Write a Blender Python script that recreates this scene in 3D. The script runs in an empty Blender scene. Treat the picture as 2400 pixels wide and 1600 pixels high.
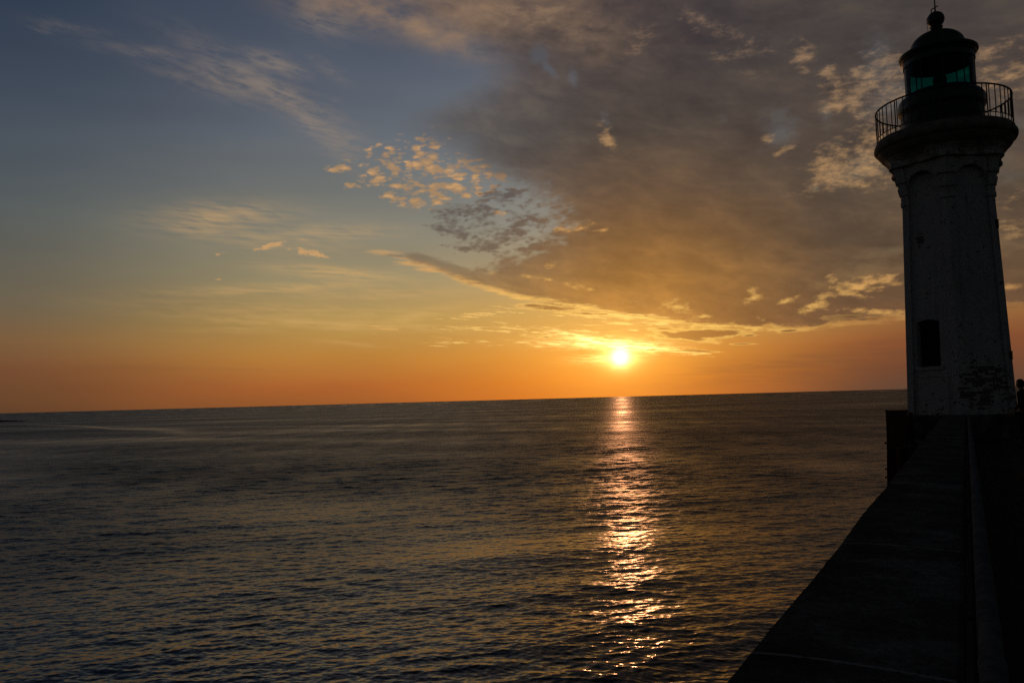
import bpy, bmesh, math, random
import numpy as np
from mathutils import Vector, Matrix

random.seed(7)
rng = np.random.default_rng(11)
S = bpy.context.scene
C = S.collection

# ------------------------------------------------------------------ camera
CAM_Z = 10.0
PITCH = math.atan(135.7 / 1920)
ROLL = math.atan(57 / 2122)
cam = bpy.data.cameras.new('camera')
cam.sensor_width = 36.0
cam.lens = 28.8
cam.clip_start = 0.05
cam.clip_end = 200000
co = bpy.data.objects.new('camera', cam)
C.objects.link(co)
M_ = Matrix.Rotation(math.pi / 2 + PITCH, 4, 'X') @ Matrix.Rotation(-ROLL, 4, 'Z')
co.matrix_world = Matrix.Translation((0, 0, CAM_Z)) @ M_
S.camera = co

SUN_AZ, SUN_EL = math.radians(7.51), math.radians(2.75)
SUN_DIR = Vector((math.sin(SUN_AZ) * math.cos(SUN_EL), math.cos(SUN_AZ) * math.cos(SUN_EL), math.sin(SUN_EL)))

S.view_settings.view_transform = 'Standard'
S.view_settings.look = 'None'
S.view_settings.exposure = 0.0
S.view_settings.gamma = 1.0
S.cycles.use_denoising = False
S.cycles.max_bounces = 6
S.cycles.use_adaptive_sampling = True
S.cycles.adaptive_threshold = 0.008
S.cycles.adaptive_min_samples = 16
S.cycles.sample_clamp_indirect = 4.0
S.cycles.sample_clamp_direct = 30.0
S.cycles.caustics_reflective = False
S.cycles.caustics_refractive = False


def azel(x, y):
    """where a direction seen in the photograph points, as azimuth and elevation in degrees"""
    a, b = (x - 1200) / 1920, (800 - y) / 1920
    c, s = math.cos(ROLL), math.sin(ROLL)
    a, b = a * c + b * s, -a * s + b * c
    d = (a, math.cos(PITCH) - b * math.sin(PITCH), math.sin(PITCH) + b * math.cos(PITCH))
    return math.degrees(math.atan2(d[0], d[1])), math.degrees(math.atan2(d[2], math.hypot(d[0], d[1])))


# ------------------------------------------------------------------ node helper: arithmetic that writes nodes
class G:
    def __init__(self, tree):
        self.t = tree

    def new(self, typ, **kw):
        n = self.t.nodes.new(typ)
        for k, v in kw.items():
            setattr(n, k, v)
        return n

    def plug(self, sock, v):
        if isinstance(v, V):
            self.t.links.new(v.s, sock)
        elif isinstance(v, bpy.types.NodeSocket):
            self.t.links.new(v, sock)
        else:
            sock.default_value = v

    def math(self, op, *a, clamp=False):
        n = self.new('ShaderNodeMath', operation=op, use_clamp=clamp)
        for i, v in enumerate(a):
            self.plug(n.inputs[i], v)
        return V(self, n.outputs[0])

    def vec(self, x, y, z):
        n = self.new('ShaderNodeCombineXYZ')
        for i, v in enumerate((x, y, z)):
            self.plug(n.inputs[i], v)
        return V(self, n.outputs[0])

    def vmath(self, op, *a):
        n = self.new('ShaderNodeVectorMath', operation=op)
        for i, v in enumerate(a):
            if op == 'SCALE' and i == 1:
                self.plug(n.inputs['Scale'], v)
            else:
                self.plug(n.inputs[i], v)
        return V(self, n.outputs['Value' if op in ('DOT_PRODUCT', 'LENGTH', 'DISTANCE') else 'Vector'])

    def sep(self, v):
        n = self.new('ShaderNodeSeparateXYZ')
        self.plug(n.inputs[0], v)
        return [V(self, o) for o in n.outputs]

    def noise(self, vec, scale=1.0, detail=3.0, rough=0.5, dist=0.0, color=False):
        n = self.new('ShaderNodeTexNoise')
        n.noise_dimensions = '3D'
        self.plug(n.inputs['Vector'], vec)
        n.inputs['Scale'].default_value = scale
        n.inputs['Detail'].default_value = detail
        n.inputs['Roughness'].default_value = rough
        n.inputs['Distortion'].default_value = dist
        return V(self, n.outputs['Color' if color else 'Fac'])

    def smooth(self, v, lo, hi, a=0.0, b=1.0):
        n = self.new('ShaderNodeMapRange', interpolation_type='SMOOTHSTEP')
        for k, x in (('Value', v), ('From Min', lo), ('From Max', hi), ('To Min', a), ('To Max', b)):
            self.plug(n.inputs[k], x)
        return V(self, n.outputs['Result'])

    def lin(self, v, lo, hi, a=0.0, b=1.0):
        n = self.new('ShaderNodeMapRange', interpolation_type='LINEAR')
        for k, x in (('Value', v), ('From Min', lo), ('From Max', hi), ('To Min', a), ('To Max', b)):
            self.plug(n.inputs[k], x)
        return V(self, n.outputs['Result'])

    def ramp(self, v, stops, interp='EASE'):
        n = self.new('ShaderNodeValToRGB')
        r = n.color_ramp
        r.interpolation = interp
        while len(r.elements) < len(stops):
            r.elements.new(0.5)
        for e, (p, c) in zip(r.elements, stops):
            e.position = p
        for e, (p, c) in zip(r.elements, stops):
            e.color = (*c, 1)
        self.plug(n.inputs[0], v)
        return V(self, n.outputs[0])

    def mix(self, f, a, b, blend='MIX'):
        n = self.new('ShaderNodeMix', data_type='RGBA', blend_type=blend)
        self.plug(n.inputs[0], f)
        for i, v in ((6, a), (7, b)):
            if isinstance(v, tuple):
                v = (*v, 1) if len(v) == 3 else v
            self.plug(n.inputs[i], v)
        return V(self, n.outputs[2])

    def curve(self, v, pts, x0, x1, y0, y1):
        """piecewise curve through pts, from x0..x1 onto y0..y1"""
        n = self.new('ShaderNodeFloatCurve')
        cm = n.mapping
        cm.use_clip = False
        c = cm.curves[0]
        pts = sorted(pts)
        nn = [((x - x0) / (x1 - x0), (y - y0) / (y1 - y0)) for x, y in pts]
        while len(c.points) < len(nn):
            c.points.new(0.5, 0.5)
        for q, (x, y) in zip(c.points, nn):
            q.location = (x, y)
        cm.update()
        self.plug(n.inputs['Value'], self.lin(v, x0, x1))
        return V(self, n.outputs[0]) * (y1 - y0) + y0


class V:
    def __init__(self, g, s):
        self.g, self.s = g, s

    def __add__(s, o): return s.g.math('ADD', s, o)
    def __radd__(s, o): return s.g.math('ADD', o, s)
    def __sub__(s, o): return s.g.math('SUBTRACT', s, o)
    def __rsub__(s, o): return s.g.math('SUBTRACT', o, s)
    def __mul__(s, o): return s.g.math('MULTIPLY', s, o)
    def __rmul__(s, o): return s.g.math('MULTIPLY', o, s)
    def __truediv__(s, o): return s.g.math('DIVIDE', s, o)
    def max(s, o): return s.g.math('MAXIMUM', s, o)
    def min(s, o): return s.g.math('MINIMUM', s, o)
    def clamp(s): return s.g.math('ADD', s, 0.0, clamp=True)


def rgb(r, g, b):
    f = lambda c: (c / 255 / 12.92) if c <= 10 else ((c / 255 + 0.055) / 1.055) ** 2.4
    return (f(r), f(g), f(b))


# ------------------------------------------------------------------ sky
W = bpy.data.worlds.new('World')
S.world = W
W.use_nodes = True
W.cycles.sampling_method = 'MANUAL'
W.cycles.sample_map_resolution = 1024
wt = W.node_tree
wt.nodes.clear()
g = G(wt)
tc = g.new('ShaderNodeTexCoord')
dirv = V(g, tc.outputs['Generated'])
dx, dy, dz = g.sep(dirv)
DEG = 180 / math.pi
az = g.math('ARCTAN2', dx, dy) * DEG
el = g.math('ARCSINE', dz) * DEG
elp = el.max(0.0)
sund = g.vmath('DOT_PRODUCT', dirv, tuple(SUN_DIR))
gd = g.math('ARCCOSINE', sund.min(1.0)) * DEG

E0, E1 = 0.0, 30.0
def col_ramp(stops):
    return g.ramp(elp * (1 / E1), [(min(1, e / E1), rgb(*c)) for e, c in stops], 'LINEAR')

# clear air at four azimuths
cA = col_ramp([(0, (98, 66, 43)), (1.0, (106, 71, 45)), (2.6, (113, 74, 49)), (4.4, (122, 92, 62)), (6.4, (108, 97, 78)), (9.3, (97, 95, 86)), (12.2, (86, 92, 92)), (15, (76, 84, 92)), (19, (64, 74, 88)), (24, (50, 62, 80)), (30, (42, 54, 74))])
cB = col_ramp([(0, (158, 92, 44)), (1.2, (172, 98, 46)), (3.2, (186, 128, 58)), (5.5, (182, 148, 82)), (8.5, (158, 144, 108)), (11.5, (136, 131, 114)), (14.5, (116, 118, 114)), (18, (100, 106, 114)), (22, (86, 93, 106)), (26, (68, 78, 94)), (30, (56, 66, 84))])
cC = col_ramp([(0, (222, 122, 40)), (1.2, (232, 136, 44)), (2.8, (232, 152, 58)), (4.2, (220, 160, 76)), (6, (204, 160, 88)), (9, (168, 148, 112)), (12, (140, 138, 126)), (16, (118, 124, 128)), (22, (96, 104, 116)), (30, (66, 76, 92))])
cD = col_ramp([(0, (92, 66, 52)), (1.4, (112, 70, 48)), (3, (136, 80, 48)), (4.4, (150, 102, 58)), (6.5, (150, 116, 76)), (9, (128, 112, 88)), (12, (110, 108, 98)), (17, (102, 106, 108)), (22, (92, 98, 106)), (30, (70, 76, 88))])
cE = col_ramp([(0, (70, 62, 58)), (3, (84, 70, 62)), (8, (76, 72, 70)), (15, (62, 66, 72)), (30, (44, 50, 60))])
clear = g.mix(g.smooth(az, -34, -10), cA, cB)
clear = g.mix(g.smooth(az, -13, 6), clear, cC)
clear = g.mix(g.smooth(az, 6, 27), clear, cD)
clear = g.mix(g.smooth(az, 30, 60), clear, cE)
# slow unevenness of the air itself
airn = g.noise(g.vec(az * 0.05, el * 0.22, 0.0), 1.0, 3, 0.5)
clear = g.mix(1.0, clear, g.ramp(airn, [(0.25, (0.88, 0.88, 0.9)), (0.75, (1.10, 1.09, 1.07))], 'LINEAR'), 'MULTIPLY')

# colours of lit cloud and of shaded cloud, by elevation and nearness to the sun
near = g.smooth(gd, 22.0, 3.0)
lit = g.mix(near, col_ramp([(0, (170, 100, 56)), (5, (205, 150, 86)), (10, (208, 160, 104)), (16, (206, 160, 108)), (22, (170, 136, 104)), (30, (140, 112, 92))]),
            col_ramp([(0, (250, 150, 60)), (3, (255, 208, 105)), (6, (252, 200, 105)), (10, (225, 165, 85)), (20, (170, 130, 92)), (30, (140, 110, 90))]))
dk1 = col_ramp([(0, (150, 96, 56)), (7, (150, 118, 74)), (10, (122, 104, 84)), (14, (102, 92, 84)), (18, (90, 86, 84)), (22, (92, 84, 82)), (26, (100, 86, 80)), (30, (96, 84, 80))])
dk2 = col_ramp([(0, (190, 122, 56)), (5, (168, 116, 62)), (8, (152, 107, 56)), (11, (124, 90, 55)), (14, (99, 78, 60)), (18, (81, 71, 63)), (22, (75, 66, 63)), (26, (71, 62, 62)), (30, (66, 59, 60))])
dk3 = col_ramp([(0, (96, 70, 54)), (5, (112, 82, 58)), (7, (104, 80, 58)), (10, (92, 74, 58)), (14, (86, 73, 62)), (18, (84, 72, 64)), (22, (74, 66, 62)), (30, (60, 56, 58))])
dark = g.mix(g.smooth(az, -4, 9), dk1, dk2)
dark = g.mix(g.smooth(az, 10, 23), dark, dk3)

def px(*pts):
    return [azel(x, y) for x, y in pts]

azel_v = g.vec(az, el, 1.0)


def blobs(lst):
    """soft elliptical regions of the sky: centre, half-sizes (in pixels of the photograph, 33.5 to the degree), tilt, weight"""
    r = None
    for b in lst:
        x, y, rx, ry, rot, k = (tuple(b) + (0.0, 1.0)[len(b) - 4:])[:6]
        a, e = azel(x, y)
        rx, ry = rx / 33.5, ry / 33.5
        c, s = math.cos(math.radians(rot)), math.sin(math.radians(rot))
        p = g.vmath('DOT_PRODUCT', azel_v, (c / rx, s / rx, -(a * c + e * s) / rx))
        q = g.vmath('DOT_PRODUCT', azel_v, (-s / ry, c / ry, -(e * c - a * s) / ry))
        d = g.math('MULTIPLY_ADD', q, q, p * p)
        if k != 1.0:
            d = d - math.log(k) / 0.7
        r = d if r is None else r.min(d)
    return g.math('EXPONENT', r * -0.7)


# warp used by every edge
wn = g.noise(g.vec(az * 0.45, el * 0.9, 3.0), 1.0, 5, 0.6)
wn2 = g.noise(g.vec(az * 0.16, el * 0.35, 9.0), 1.0, 4, 0.55)
fine = g.noise(g.vec(az * 1.3, el * 2.8, 5.0), 1.0, 6, 0.62)
streak = g.noise(g.vec(az * 0.32, el * 4.2 + az * 0.12, 2.0), 1.0, 5, 0.6)
cells = g.noise(g.vec(az * 0.95, el * 2.0 + az * -0.25, 1.0), 1.0, 4, 0.55, 0.25)
def puffs(sx, sy, seed, rand=0.85):
    n = g.new('ShaderNodeTexVoronoi', feature='SMOOTH_F1')
    n.inputs['Smoothness'].default_value = 0.25
    n.inputs['Randomness'].default_value = rand
    n.inputs['Scale'].default_value = 1.0
    g.plug(n.inputs['Vector'], g.vec(az * sx + wn * 1.4, el * sy + az * -0.12 + fine * 1.0, seed))
    return V(g, n.outputs['Distance'])
puff = puffs(1.0, 2.3, 3.0)
puff2 = puffs(2.1, 5.0, 6.0)
n0 = lambda v: v - 0.5
sky = clear
st2 = g.noise(g.vec(az * 0.34, el * 5.0 + az * 0.6, 12.0), 1.0, 6, 0.66, 0.35)
st3 = g.noise(g.vec(az * 0.9, el * 10.0 + az * 0.6, 15.0), 1.0, 5, 0.66)

def over(m, c):
    global sky
    sky = g.mix(m, sky, c)

# thin high wisps on the left
wis = blobs([(640, 215, 150, 26, -24), (560, 190, 90, 30, -8), (640, 150, 60, 16, -12), (740, 290, 110, 26, -38), (800, 330, 50, 26, -20), (360, 125, 90, 12, 0, .45), (470, 190, 90, 16, -10, .5),
             (770, 165, 45, 12, -30, .4), (160, 66, 60, 9, 0, .35), (100, 68, 22, 7, 0, .4), (760, 50, 60, 26, -10, .7), (770, 245, 20, 8, 20, .4)])
wst = g.noise(g.vec(az * 0.5 + el * 0.2, el * 2.4 + az * 0.45, 7.0), 1.0, 5, 0.6, 0.4)
over((wis * g.smooth(wst * 0.55 + wn * 0.25 + fine * 0.2, 0.35, 0.62)).clamp() * 0.6, (*rgb(150, 132, 116),))
# pale veils lower left
vei = blobs([(520, 510, 110, 26, 6, .8), (470, 530, 70, 22, 0, .7), (640, 560, 150, 22, -3, .5), (760, 545, 130, 16, 2, .6), (790, 640, 110, 13, -5, 1.2), (700, 675, 200, 10, 3, .9), (560, 684, 70, 5, 2, .9),
             (860, 690, 160, 14, 0, .7), (720, 730, 260, 16, -2, .6), (780, 760, 240, 9, -3, 1.1), (960, 745, 90, 12, 12, .9), (650, 740, 180, 14, -6, .6), (780, 770, 50, 4, -2, 1.0), (820, 805, 60, 4, -6, .8), (560, 775, 100, 6, 0, .4), (580, 770, 60, 4, 0, .5)])
over((vei * g.smooth(streak * 0.6 + wst * 0.4, 0.33, 0.62)).clamp() * 0.62, g.mix(0.35, lit, (*rgb(205, 178, 120),)))
# small bright fragments
frg = blobs([(640, 575, 46, 7, 12), (725, 592, 40, 8, -10), (515, 596, 16, 4, 0, .9), (762, 602, 12, 4, 0), (510, 655, 8, 3, 0, .8), (670, 566, 20, 4, 4, .7), (425, 651, 10, 3, 0, .5)])
over(g.smooth(frg * 0.8 + n0(fine) * 2.2 + n0(cells) * 0.8, 0.42, 0.85) * g.smooth(frg, 0.05, 0.3) * 0.8, lit)

# altocumulus flakes
flk = blobs([(800, 395, 30, 18), (865, 362, 30, 20, 40), (915, 368, 40, 22, 25), (905, 395, 60, 18), (825, 435, 24, 9), (880, 425, 60, 14), (985, 385, 60, 26, 20), (1000, 330, 60, 30, 0, .7),
             (1020, 400, 90, 38), (1080, 400, 70, 30), (960, 440, 80, 28), (1060, 445, 100, 30), (1000, 470, 70, 20), (1140, 415, 60, 18, 0, .8), (1130, 440, 60, 20, 0, .8), (1170, 500, 20, 7, -15, 1.), (960, 460, 50, 20), (1230, 488, 20, 5, 0, .8)])
fm = g.smooth(flk * 0.66 + n0(fine) * 1.7 + n0(wn) * 1.6 - puff * 0.85 - puff2 * 0.55, -0.40, 0.10)
over((fm * g.smooth(flk, 0.12, 0.55)) * 0.88, g.mix(g.smooth(puff + n0(fine) * 0.5, 0.1, 0.5), lit, g.mix(0.45, lit, dark)))

# the great cloud: left edge as azimuth over elevation, lower edge as elevation over azimuth
ledge = [(e, a) for a, e in px((1230, -120), (1150, -60), (980, 0), (1060, 55), (1130, 110), (1175, 165), (1110, 240), (1040, 290), (1075, 340), (1180, 405), (1255, 470), (1270, 540), (1200, 600), (1100, 640), (1080, 700), (1080, 780))]
ledge = [(-1.0, ledge[-1][1])] + ledge
lcur = g.curve(el, ledge, -2, 34, -12, 14)
bedge = px((700, 560), (880, 588), (960, 608), (1090, 652), (1180, 680), (1280, 700), (1380, 716), (1450, 731), (1530, 742), (1600, 754), (1700, 760), (1806, 764), (1875, 766), (1977, 752), (2120, 742), (2260, 728), (2500, 700))
bcur = g.curve(az, bedge, -20, 42, 0, 16)
inL = az - lcur
inB = el - bcur
softL = g.smooth(el, 12, 18)
mL = g.smooth(inL + n0(wn) * 4.0 + n0(wn2) * 4.0 + n0(cells) * 5.0 - puff * 1.5 - puff2 * 1.6 + 1.2, -2.0, 2.2)
mL2 = g.smooth(inL + n0(wn2) * 4.0, -3.5, 3.0)
mL = g.mix(softL, mL, mL2)
mB = g.smooth(inB + n0(fine) * 0.8 + n0(streak) * 0.9, -0.06, 0.15)
mass = (V(g, mL.s) * mB).clamp()
fadeR = g.smooth(az, 75, 45)
mass = mass * fadeR
# arm reaching left out of the cloud
arm = blobs([(1180, 668, 120, 15, -16), (1060, 632, 90, 16, -22), (990, 606, 55, 12, -12, .9), (940, 600, 50, 6, -6, .6), (1290, 700, 90, 14, -14)])
am = g.smooth(arm + n0(wn) * 0.8 + n0(streak) * 0.7, 0.32, 0.75)
armlit = blobs([(1000, 625, 80, 14, -15), (1090, 655, 100, 12, -18), (900, 592, 60, 6, -4, .9), (1180, 685, 100, 9, -14), (1290, 650, 60, 8, -10, .5), (1180, 648, 40, 5, -16)])
over((g.smooth(armlit * 0.9 + n0(streak) * 1.6 + n0(st3) * 0.6, 0.34, 0.95) * g.smooth(armlit, 0.04, 0.3) * 0.75), lit)
over(am * 0.75, dark)
# broken dark altocumulus patch beside the cloud
ptc = blobs([(1050, 510, 60, 34, 20), (1120, 500, 70, 40), (1180, 560, 90, 36), (1080, 545, 80, 24, -15), (1230, 530, 70, 60), (1180, 460, 60, 30), (1130, 580, 90, 16), (1250, 575, 50, 40), (1210, 625, 90, 16)])
pm = g.smooth(ptc * 0.8 + n0(cells) * 1.5 + n0(fine) * 1.1 - puff * 0.4 - puff2 * 0.35, 0.02, 0.60) * g.smooth(ptc, 0.05, 0.4)
over(pm * 0.85, g.mix(1.0, dark, (0.72, 0.74, 0.84), 'MULTIPLY'))

# inside colour of the great cloud: folds, thin places
fold = g.noise(g.vec(az * 0.11, el * 0.22 + az * 0.04, 4.0), 1.0, 5, 0.55)
fold2 = g.noise(g.vec(az * 0.34 + el * 0.1, el * 0.8 + az * 0.12, 8.0), 1.0, 6, 0.62, 0.3)
shade = g.ramp(fold * 0.42 + fold2 * 0.42 + wn * 0.16, [(0.36, (0.68, 0.68, 0.73)), (0.5, (0.95, 0.95, 0.97)), (0.64, (1.36, 1.30, 1.18))], 'LINEAR')
body = g.mix(1.0, dark, shade, 'MULTIPLY')
over(mass * 0.97, body)
# lit and open patches within the cloud
top = blobs([(760, -10, 60, 30), (860, 25, 120, 30, -14), (980, 60, 110, 30, -22), (1060, 90, 80, 26, -20, .9), (1180, 20, 200, 46, 0, .8), (1350, 60, 120, 50, -20, .55), (1100, 40, 120, 50, 0, .7), (900, -20, 200, 40, 0, .8), (1380, 110, 60, 30, -30, .45)])
over((top * g.smooth(wn2 * 0.4 + wn * 0.4 + fold2 * 0.2, 0.32, 0.64)).clamp() * 0.85, (*rgb(156, 126, 98),))
gapb = blobs([(1262, 130, 22, 24, -60), (1285, 160, 26, 9, -40), (1343, 180, 14, 26, 10, .8), (1420, 285, 14, 26, 10, .7), (1095, 210, 90, 60, 0, .45), (1140, 270, 90, 30, 0, .4),
              (1830, 300, 46, 34, 0, .9), (1935, 270, 16, 22, 0, .8), (2060, 160, 50, 70, 0, .8), (2080, 230, 60, 60, 0, .8), (2010, 395, 70, 34, 20, .8), (1913, 440, 14, 10, 0, .6), (1668, 15, 20, 22, -50, .45), (1770, 60, 40, 30, 0, .35), (1695, 280, 18, 22, 0, .25),
              (2330, 420, 80, 60, 0, .5), (2360, 560, 60, 50, 0, .6), (1925, 505, 12, 22, 0, .35), (2080, 590, 60, 14, 4, .8), (2040, 640, 120, 26, 8, .95), (1980, 660, 60, 26, 0, .8), (2360, 300, 60, 80, 0, .5)])
over((g.smooth(gapb + n0(wn) * 1.4 + n0(fine) * 0.5, 0.25, 1.05) * 0.5).clamp(), g.mix(1.0, clear, (0.92, 0.90, 0.86), 'MULTIPLY'))
litb = blobs([(1422, 318, 14, 26, 18, 1.1), (1880, 135, 22, 28, 10, 1.), (1700, 110, 90, 30, -30, .5), (1250, 30, 120, 40, -20, .5), (1940, 170, 22, 20, 20, 1.), (1955, 215, 26, 38, 30, .9), (1700, 90, 120, 22, -25, .45), (1500, 90, 60, 20, 40, .45), (1620, 70, 30, 40, 30, .5), (2120, 330, 60, 120, 0, .55), (2340, 180, 80, 60, 0, .6), (1968, 245, 16, 12, 30, .9), (1940, 260, 20, 8, 10, .7), (1640, 55, 20, 26, 50, .35), (1765, 125, 50, 12, -20, .35),
              (1795, 322, 14, 10, 0, .8), (1835, 355, 26, 8, 15, .7), (1945, 375, 60, 30, 30, .75), (1985, 400, 80, 40, 15, .95), (2060, 330, 60, 60, 40, .8), (2040, 200, 60, 60, 60, .7), (2010, 345, 40, 26, 30, .75), (2080, 140, 50, 12, 0, .8), (2085, 185, 50, 20, 10, .75), (2080, 230, 46, 20, 0, .8), (2050, 290, 50, 26, 20, .6), (2020, 430, 40, 10, 10, .7),
              (2310, 130, 50, 20, 20, .8), (2370, 170, 50, 20, 20, .7), (2380, 220, 40, 20, 0, .7), (2370, 470, 50, 14, 10, .7), (2370, 530, 50, 10, 0, .8), (2380, 550, 30, 8, 0, .8), (2380, 670, 40, 7, 5, 1.), (2350, 715, 80, 5, 2, .7)])
over((g.smooth(litb * 0.66 + n0(fine) * 1.5 + n0(wn) * 1.5 + n0(fold2) * 1.4, 0.14, 1.15) * 0.88 * g.smooth(litb, 0.04, 0.35)).clamp(), g.mix(0.75, body, lit))
lowlit = blobs([(2010, 672, 40, 10, -6, 1.1), (2050, 660, 50, 12, 4, 1.), (1990, 684, 36, 10, -20, 1.), (1950, 655, 14, 10, -20, .9), (1915, 712, 34, 12, 30, 1.1), (1895, 726, 26, 7, 15, 1.), (2060, 730, 70, 7, -6, 1.), (2110, 735, 30, 9, 0, 1.), (1765, 700, 30, 8, 15, .8), (1762, 680, 12, 12, 40, .7), (1845, 703, 26, 6, 15, .9),
                (1590, 720, 32, 14, -12, .8), (1645, 742, 26, 5, 3, .9), (1800, 756, 26, 5, -30, .7), (1350, 672, 50, 7, -16, .7), (1345, 532, 60, 10, 4, .7), (1410, 540, 26, 8, 0, .6), (1290, 620, 12, 9, 0, .8), (1250, 648, 60, 5, -12, .7), (1470, 708, 16, 6, 0, .6)])
over((g.smooth(lowlit * 0.8 + n0(fine) * 2.0 + n0(cells) * 0.8 + n0(fold2) * 0.8, 0.22, 1.20) * 0.9 * g.smooth(lowlit, 0.04, 0.3)).clamp(), lit)

# bright hem under the cloud, strongest above the sun
hem = g.math('EXPONENT', (inB + 0.15 + n0(streak) * 0.9 + n0(fine) * 0.6) * (inB + 0.15 + n0(streak) * 0.9 + n0(fine) * 0.6) * -34.0)
hemk = g.smooth(gd, 24, 5) * g.smooth(az, -9, -3) * g.smooth(fine * 0.5 + st3 * 0.5, 0.36, 0.56)
over((hem * hemk).clamp() * 0.8, lit)
# layered streaks between cloud and sun
band = blobs([(1400, 795, 110, 12, -9, 1.1), (1300, 775, 160, 12, -7, .9), (1180, 770, 190, 11, -2, .85), (1130, 805, 200, 9, -2, .75), (1500, 815, 120, 12, -7, 1.1), (1580, 825, 90, 7, -7, .9), (1420, 740, 140, 8, -4, 1.1), (1280, 722, 110, 8, -4, .9),
              (1120, 738, 110, 11, 4, .85), (1500, 757, 90, 7, -4, .9), (1390, 762, 40, 3, -3, 1.), (1455, 757, 50, 5, -4, 1.1), (1360, 776, 22, 3, 0, 1.), (1390, 780, 30, 2.5, 0, .9), (1485, 774, 20, 3, 0, 1.), (960, 790, 130, 7, -6, .6), (880, 768, 100, 6, -4, .7), (1490, 803, 30, 3, 0, 1.)])
bm = g.smooth(band * 0.7 + n0(st2) * 2.2 + n0(st3) * 2.1, 0.50, 0.80) * g.smooth(band, 0.08, 0.45)
over(bm * 0.92, g.mix(near * 0.25, lit, (1.0, 0.70, 0.26)))
# dark slivers among the streaks
lens = blobs([(1640, 783, 85, 9, 0, 1.15), (1600, 788, 60, 6, -12, 1.), (1300, 722, 70, 6, -3, .8), (1250, 716, 40, 6, -3, .8), (1280, 790, 60, 4, -6, .6), (1630, 822, 50, 2.5, -5, .9), (1850, 775, 22, 3, 0, .8), (1755, 786, 18, 2.5, 0, .8), (1740, 806, 26, 2, -2, .8), (1540, 812, 50, 3, -6, .6), (1480, 828, 60, 2.5, -4, .7), (1560, 770, 40, 3, -3, .7), (1380, 735, 60, 4, -4, .7), (1990, 742, 60, 6, 0, .6)])
lm = g.smooth(lens + n0(fine) * 0.7 + n0(st3) * 0.6, 0.42, 0.72)
lring = g.smooth(lens + n0(fine) * 0.7 + n0(st3) * 0.6, 0.2, 0.42)
over((lring * near).clamp() * 0.6, lit)
over(lm * 0.9, g.mix(1.0, dark, (0.88, 0.80, 0.74), 'MULTIPLY'))
# long soft darker bars low on the right
bars = blobs([(1950, 840, 300, 16, 4, .8), (2080, 800, 160, 9, 5, .6), (1900, 880, 350, 18, 2, .5), (2100, 890, 150, 30, 0, .6), (400, 862, 160, 3, -2, .35), (2300, 850, 100, 40, 0, .6)])
over((bars * g.smooth(streak, 0.25, 0.7)).clamp() * 0.5, (*rgb(104, 72, 54),))

# the sun and the glare of the air around it
cl = g.smooth(n0(st3) * 1.2 + n0(fine) * 0.6, -0.35, 0.35, 0.55, 1.25)
upper = g.smooth(el, 2.6, 3.4)
gk = g.mix(upper, (1, 1, 1), cl)
gkx = g.sep(gk)[0]
du = az - math.degrees(SUN_AZ)
dv = el - math.degrees(SUN_EL)
core = g.math('EXPONENT', (du * du + dv * dv * 0.9) * (n0(st3) * 1.6 + n0(fine) * 0.8 + 1.0) * -3.6)
flare = blobs([(1420, 806, 95, 9, -3), (1400, 800, 60, 7, -14), (1480, 812, 70, 6, -8), (1430, 840, 60, 10, 0, .5)]) * g.smooth(st3, 0.32, 0.62)
g1 = g.math('EXPONENT', (du * du * 0.6 + dv * dv * 1.1) * -1.0)
g2 = g.math('EXPONENT', (du * du * 0.05 + dv * dv * 0.09) * -1.0)
g3 = g.math('EXPONENT', gd * gd * -0.011)
def tint(v, c):
    return g.vmath('SCALE', c, v)
skyl = g.vmath('ADD', sky, tint(g3 * 0.10, (1.0, 0.40, 0.03)))
skyl = g.vmath('ADD', skyl, tint(g2 * gkx * 0.30, (1.0, 0.52, 0.07)))
skyl = g.vmath('ADD', skyl, tint(g1 * gkx * 1.0, (1.0, 0.72, 0.20)))
skyl = g.vmath('ADD', skyl, tint(flare * 1.7, (1.0, 0.72, 0.26)))
skyl = g.vmath('ADD', skyl, tint(core * 2.5, (1.0, 0.82, 0.46)))

# physically based evening sky takes over away from the sunset
nis = g.new('ShaderNodeTexSky', sky_type='NISHITA')
nis.sun_disc = False
nis.sun_elevation = SUN_EL
nis.sun_rotation = SUN_AZ
nis.air_density = 1.0
nis.dust_density = 2.0
nis.ozone_density = 1.5
g.plug(nis.inputs['Vector'], dirv)
east = g.vmath('MULTIPLY', V(g, nis.outputs[0]), (0.030, 0.023, 0.022))
absaz = g.math('ABSOLUTE', az)
skyl = g.mix(g.smooth(absaz, 45, 100), skyl, east)
skyl = g.mix(g.smooth(el, 30, 50), skyl, g.vmath('MULTIPLY', V(g, nis.outputs[0]), (0.024, 0.018, 0.0145)))
skyl = g.mix(g.smooth(el, -0.2, -1.5), skyl, (*rgb(40, 36, 32),))
bg = g.new('ShaderNodeBackground')
g.plug(bg.inputs['Color'], skyl)
bg.inputs['Strength'].default_value = 1.0
out = g.new('ShaderNodeOutputWorld')
wt.links.new(bg.outputs[0], out.inputs['Surface'])

# ------------------------------------------------------------------ sun lamp
sl = bpy.data.lights.new('sun', 'SUN')
sl.energy = SUN_E = 0.09
sl.angle = math.radians(0.6)
sl.color = (1.0, 0.40, 0.17)
so = bpy.data.objects.new('sun', sl)
C.objects.link(so)
so.rotation_euler = (-SUN_DIR).to_track_quat('-Z', 'Y').to_euler()
so.location = (0, 0, 60)


# ------------------------------------------------------------------ object helpers
def mat(name, build):
    m = bpy.data.materials.new(name)
    m.use_nodes = True
    m.node_tree.nodes.clear()
    q = G(m.node_tree)
    o = q.new('ShaderNodeOutputMaterial')
    sh = build(q)
    m.node_tree.links.new(sh, o.inputs['Surface'])
    return m


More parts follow.
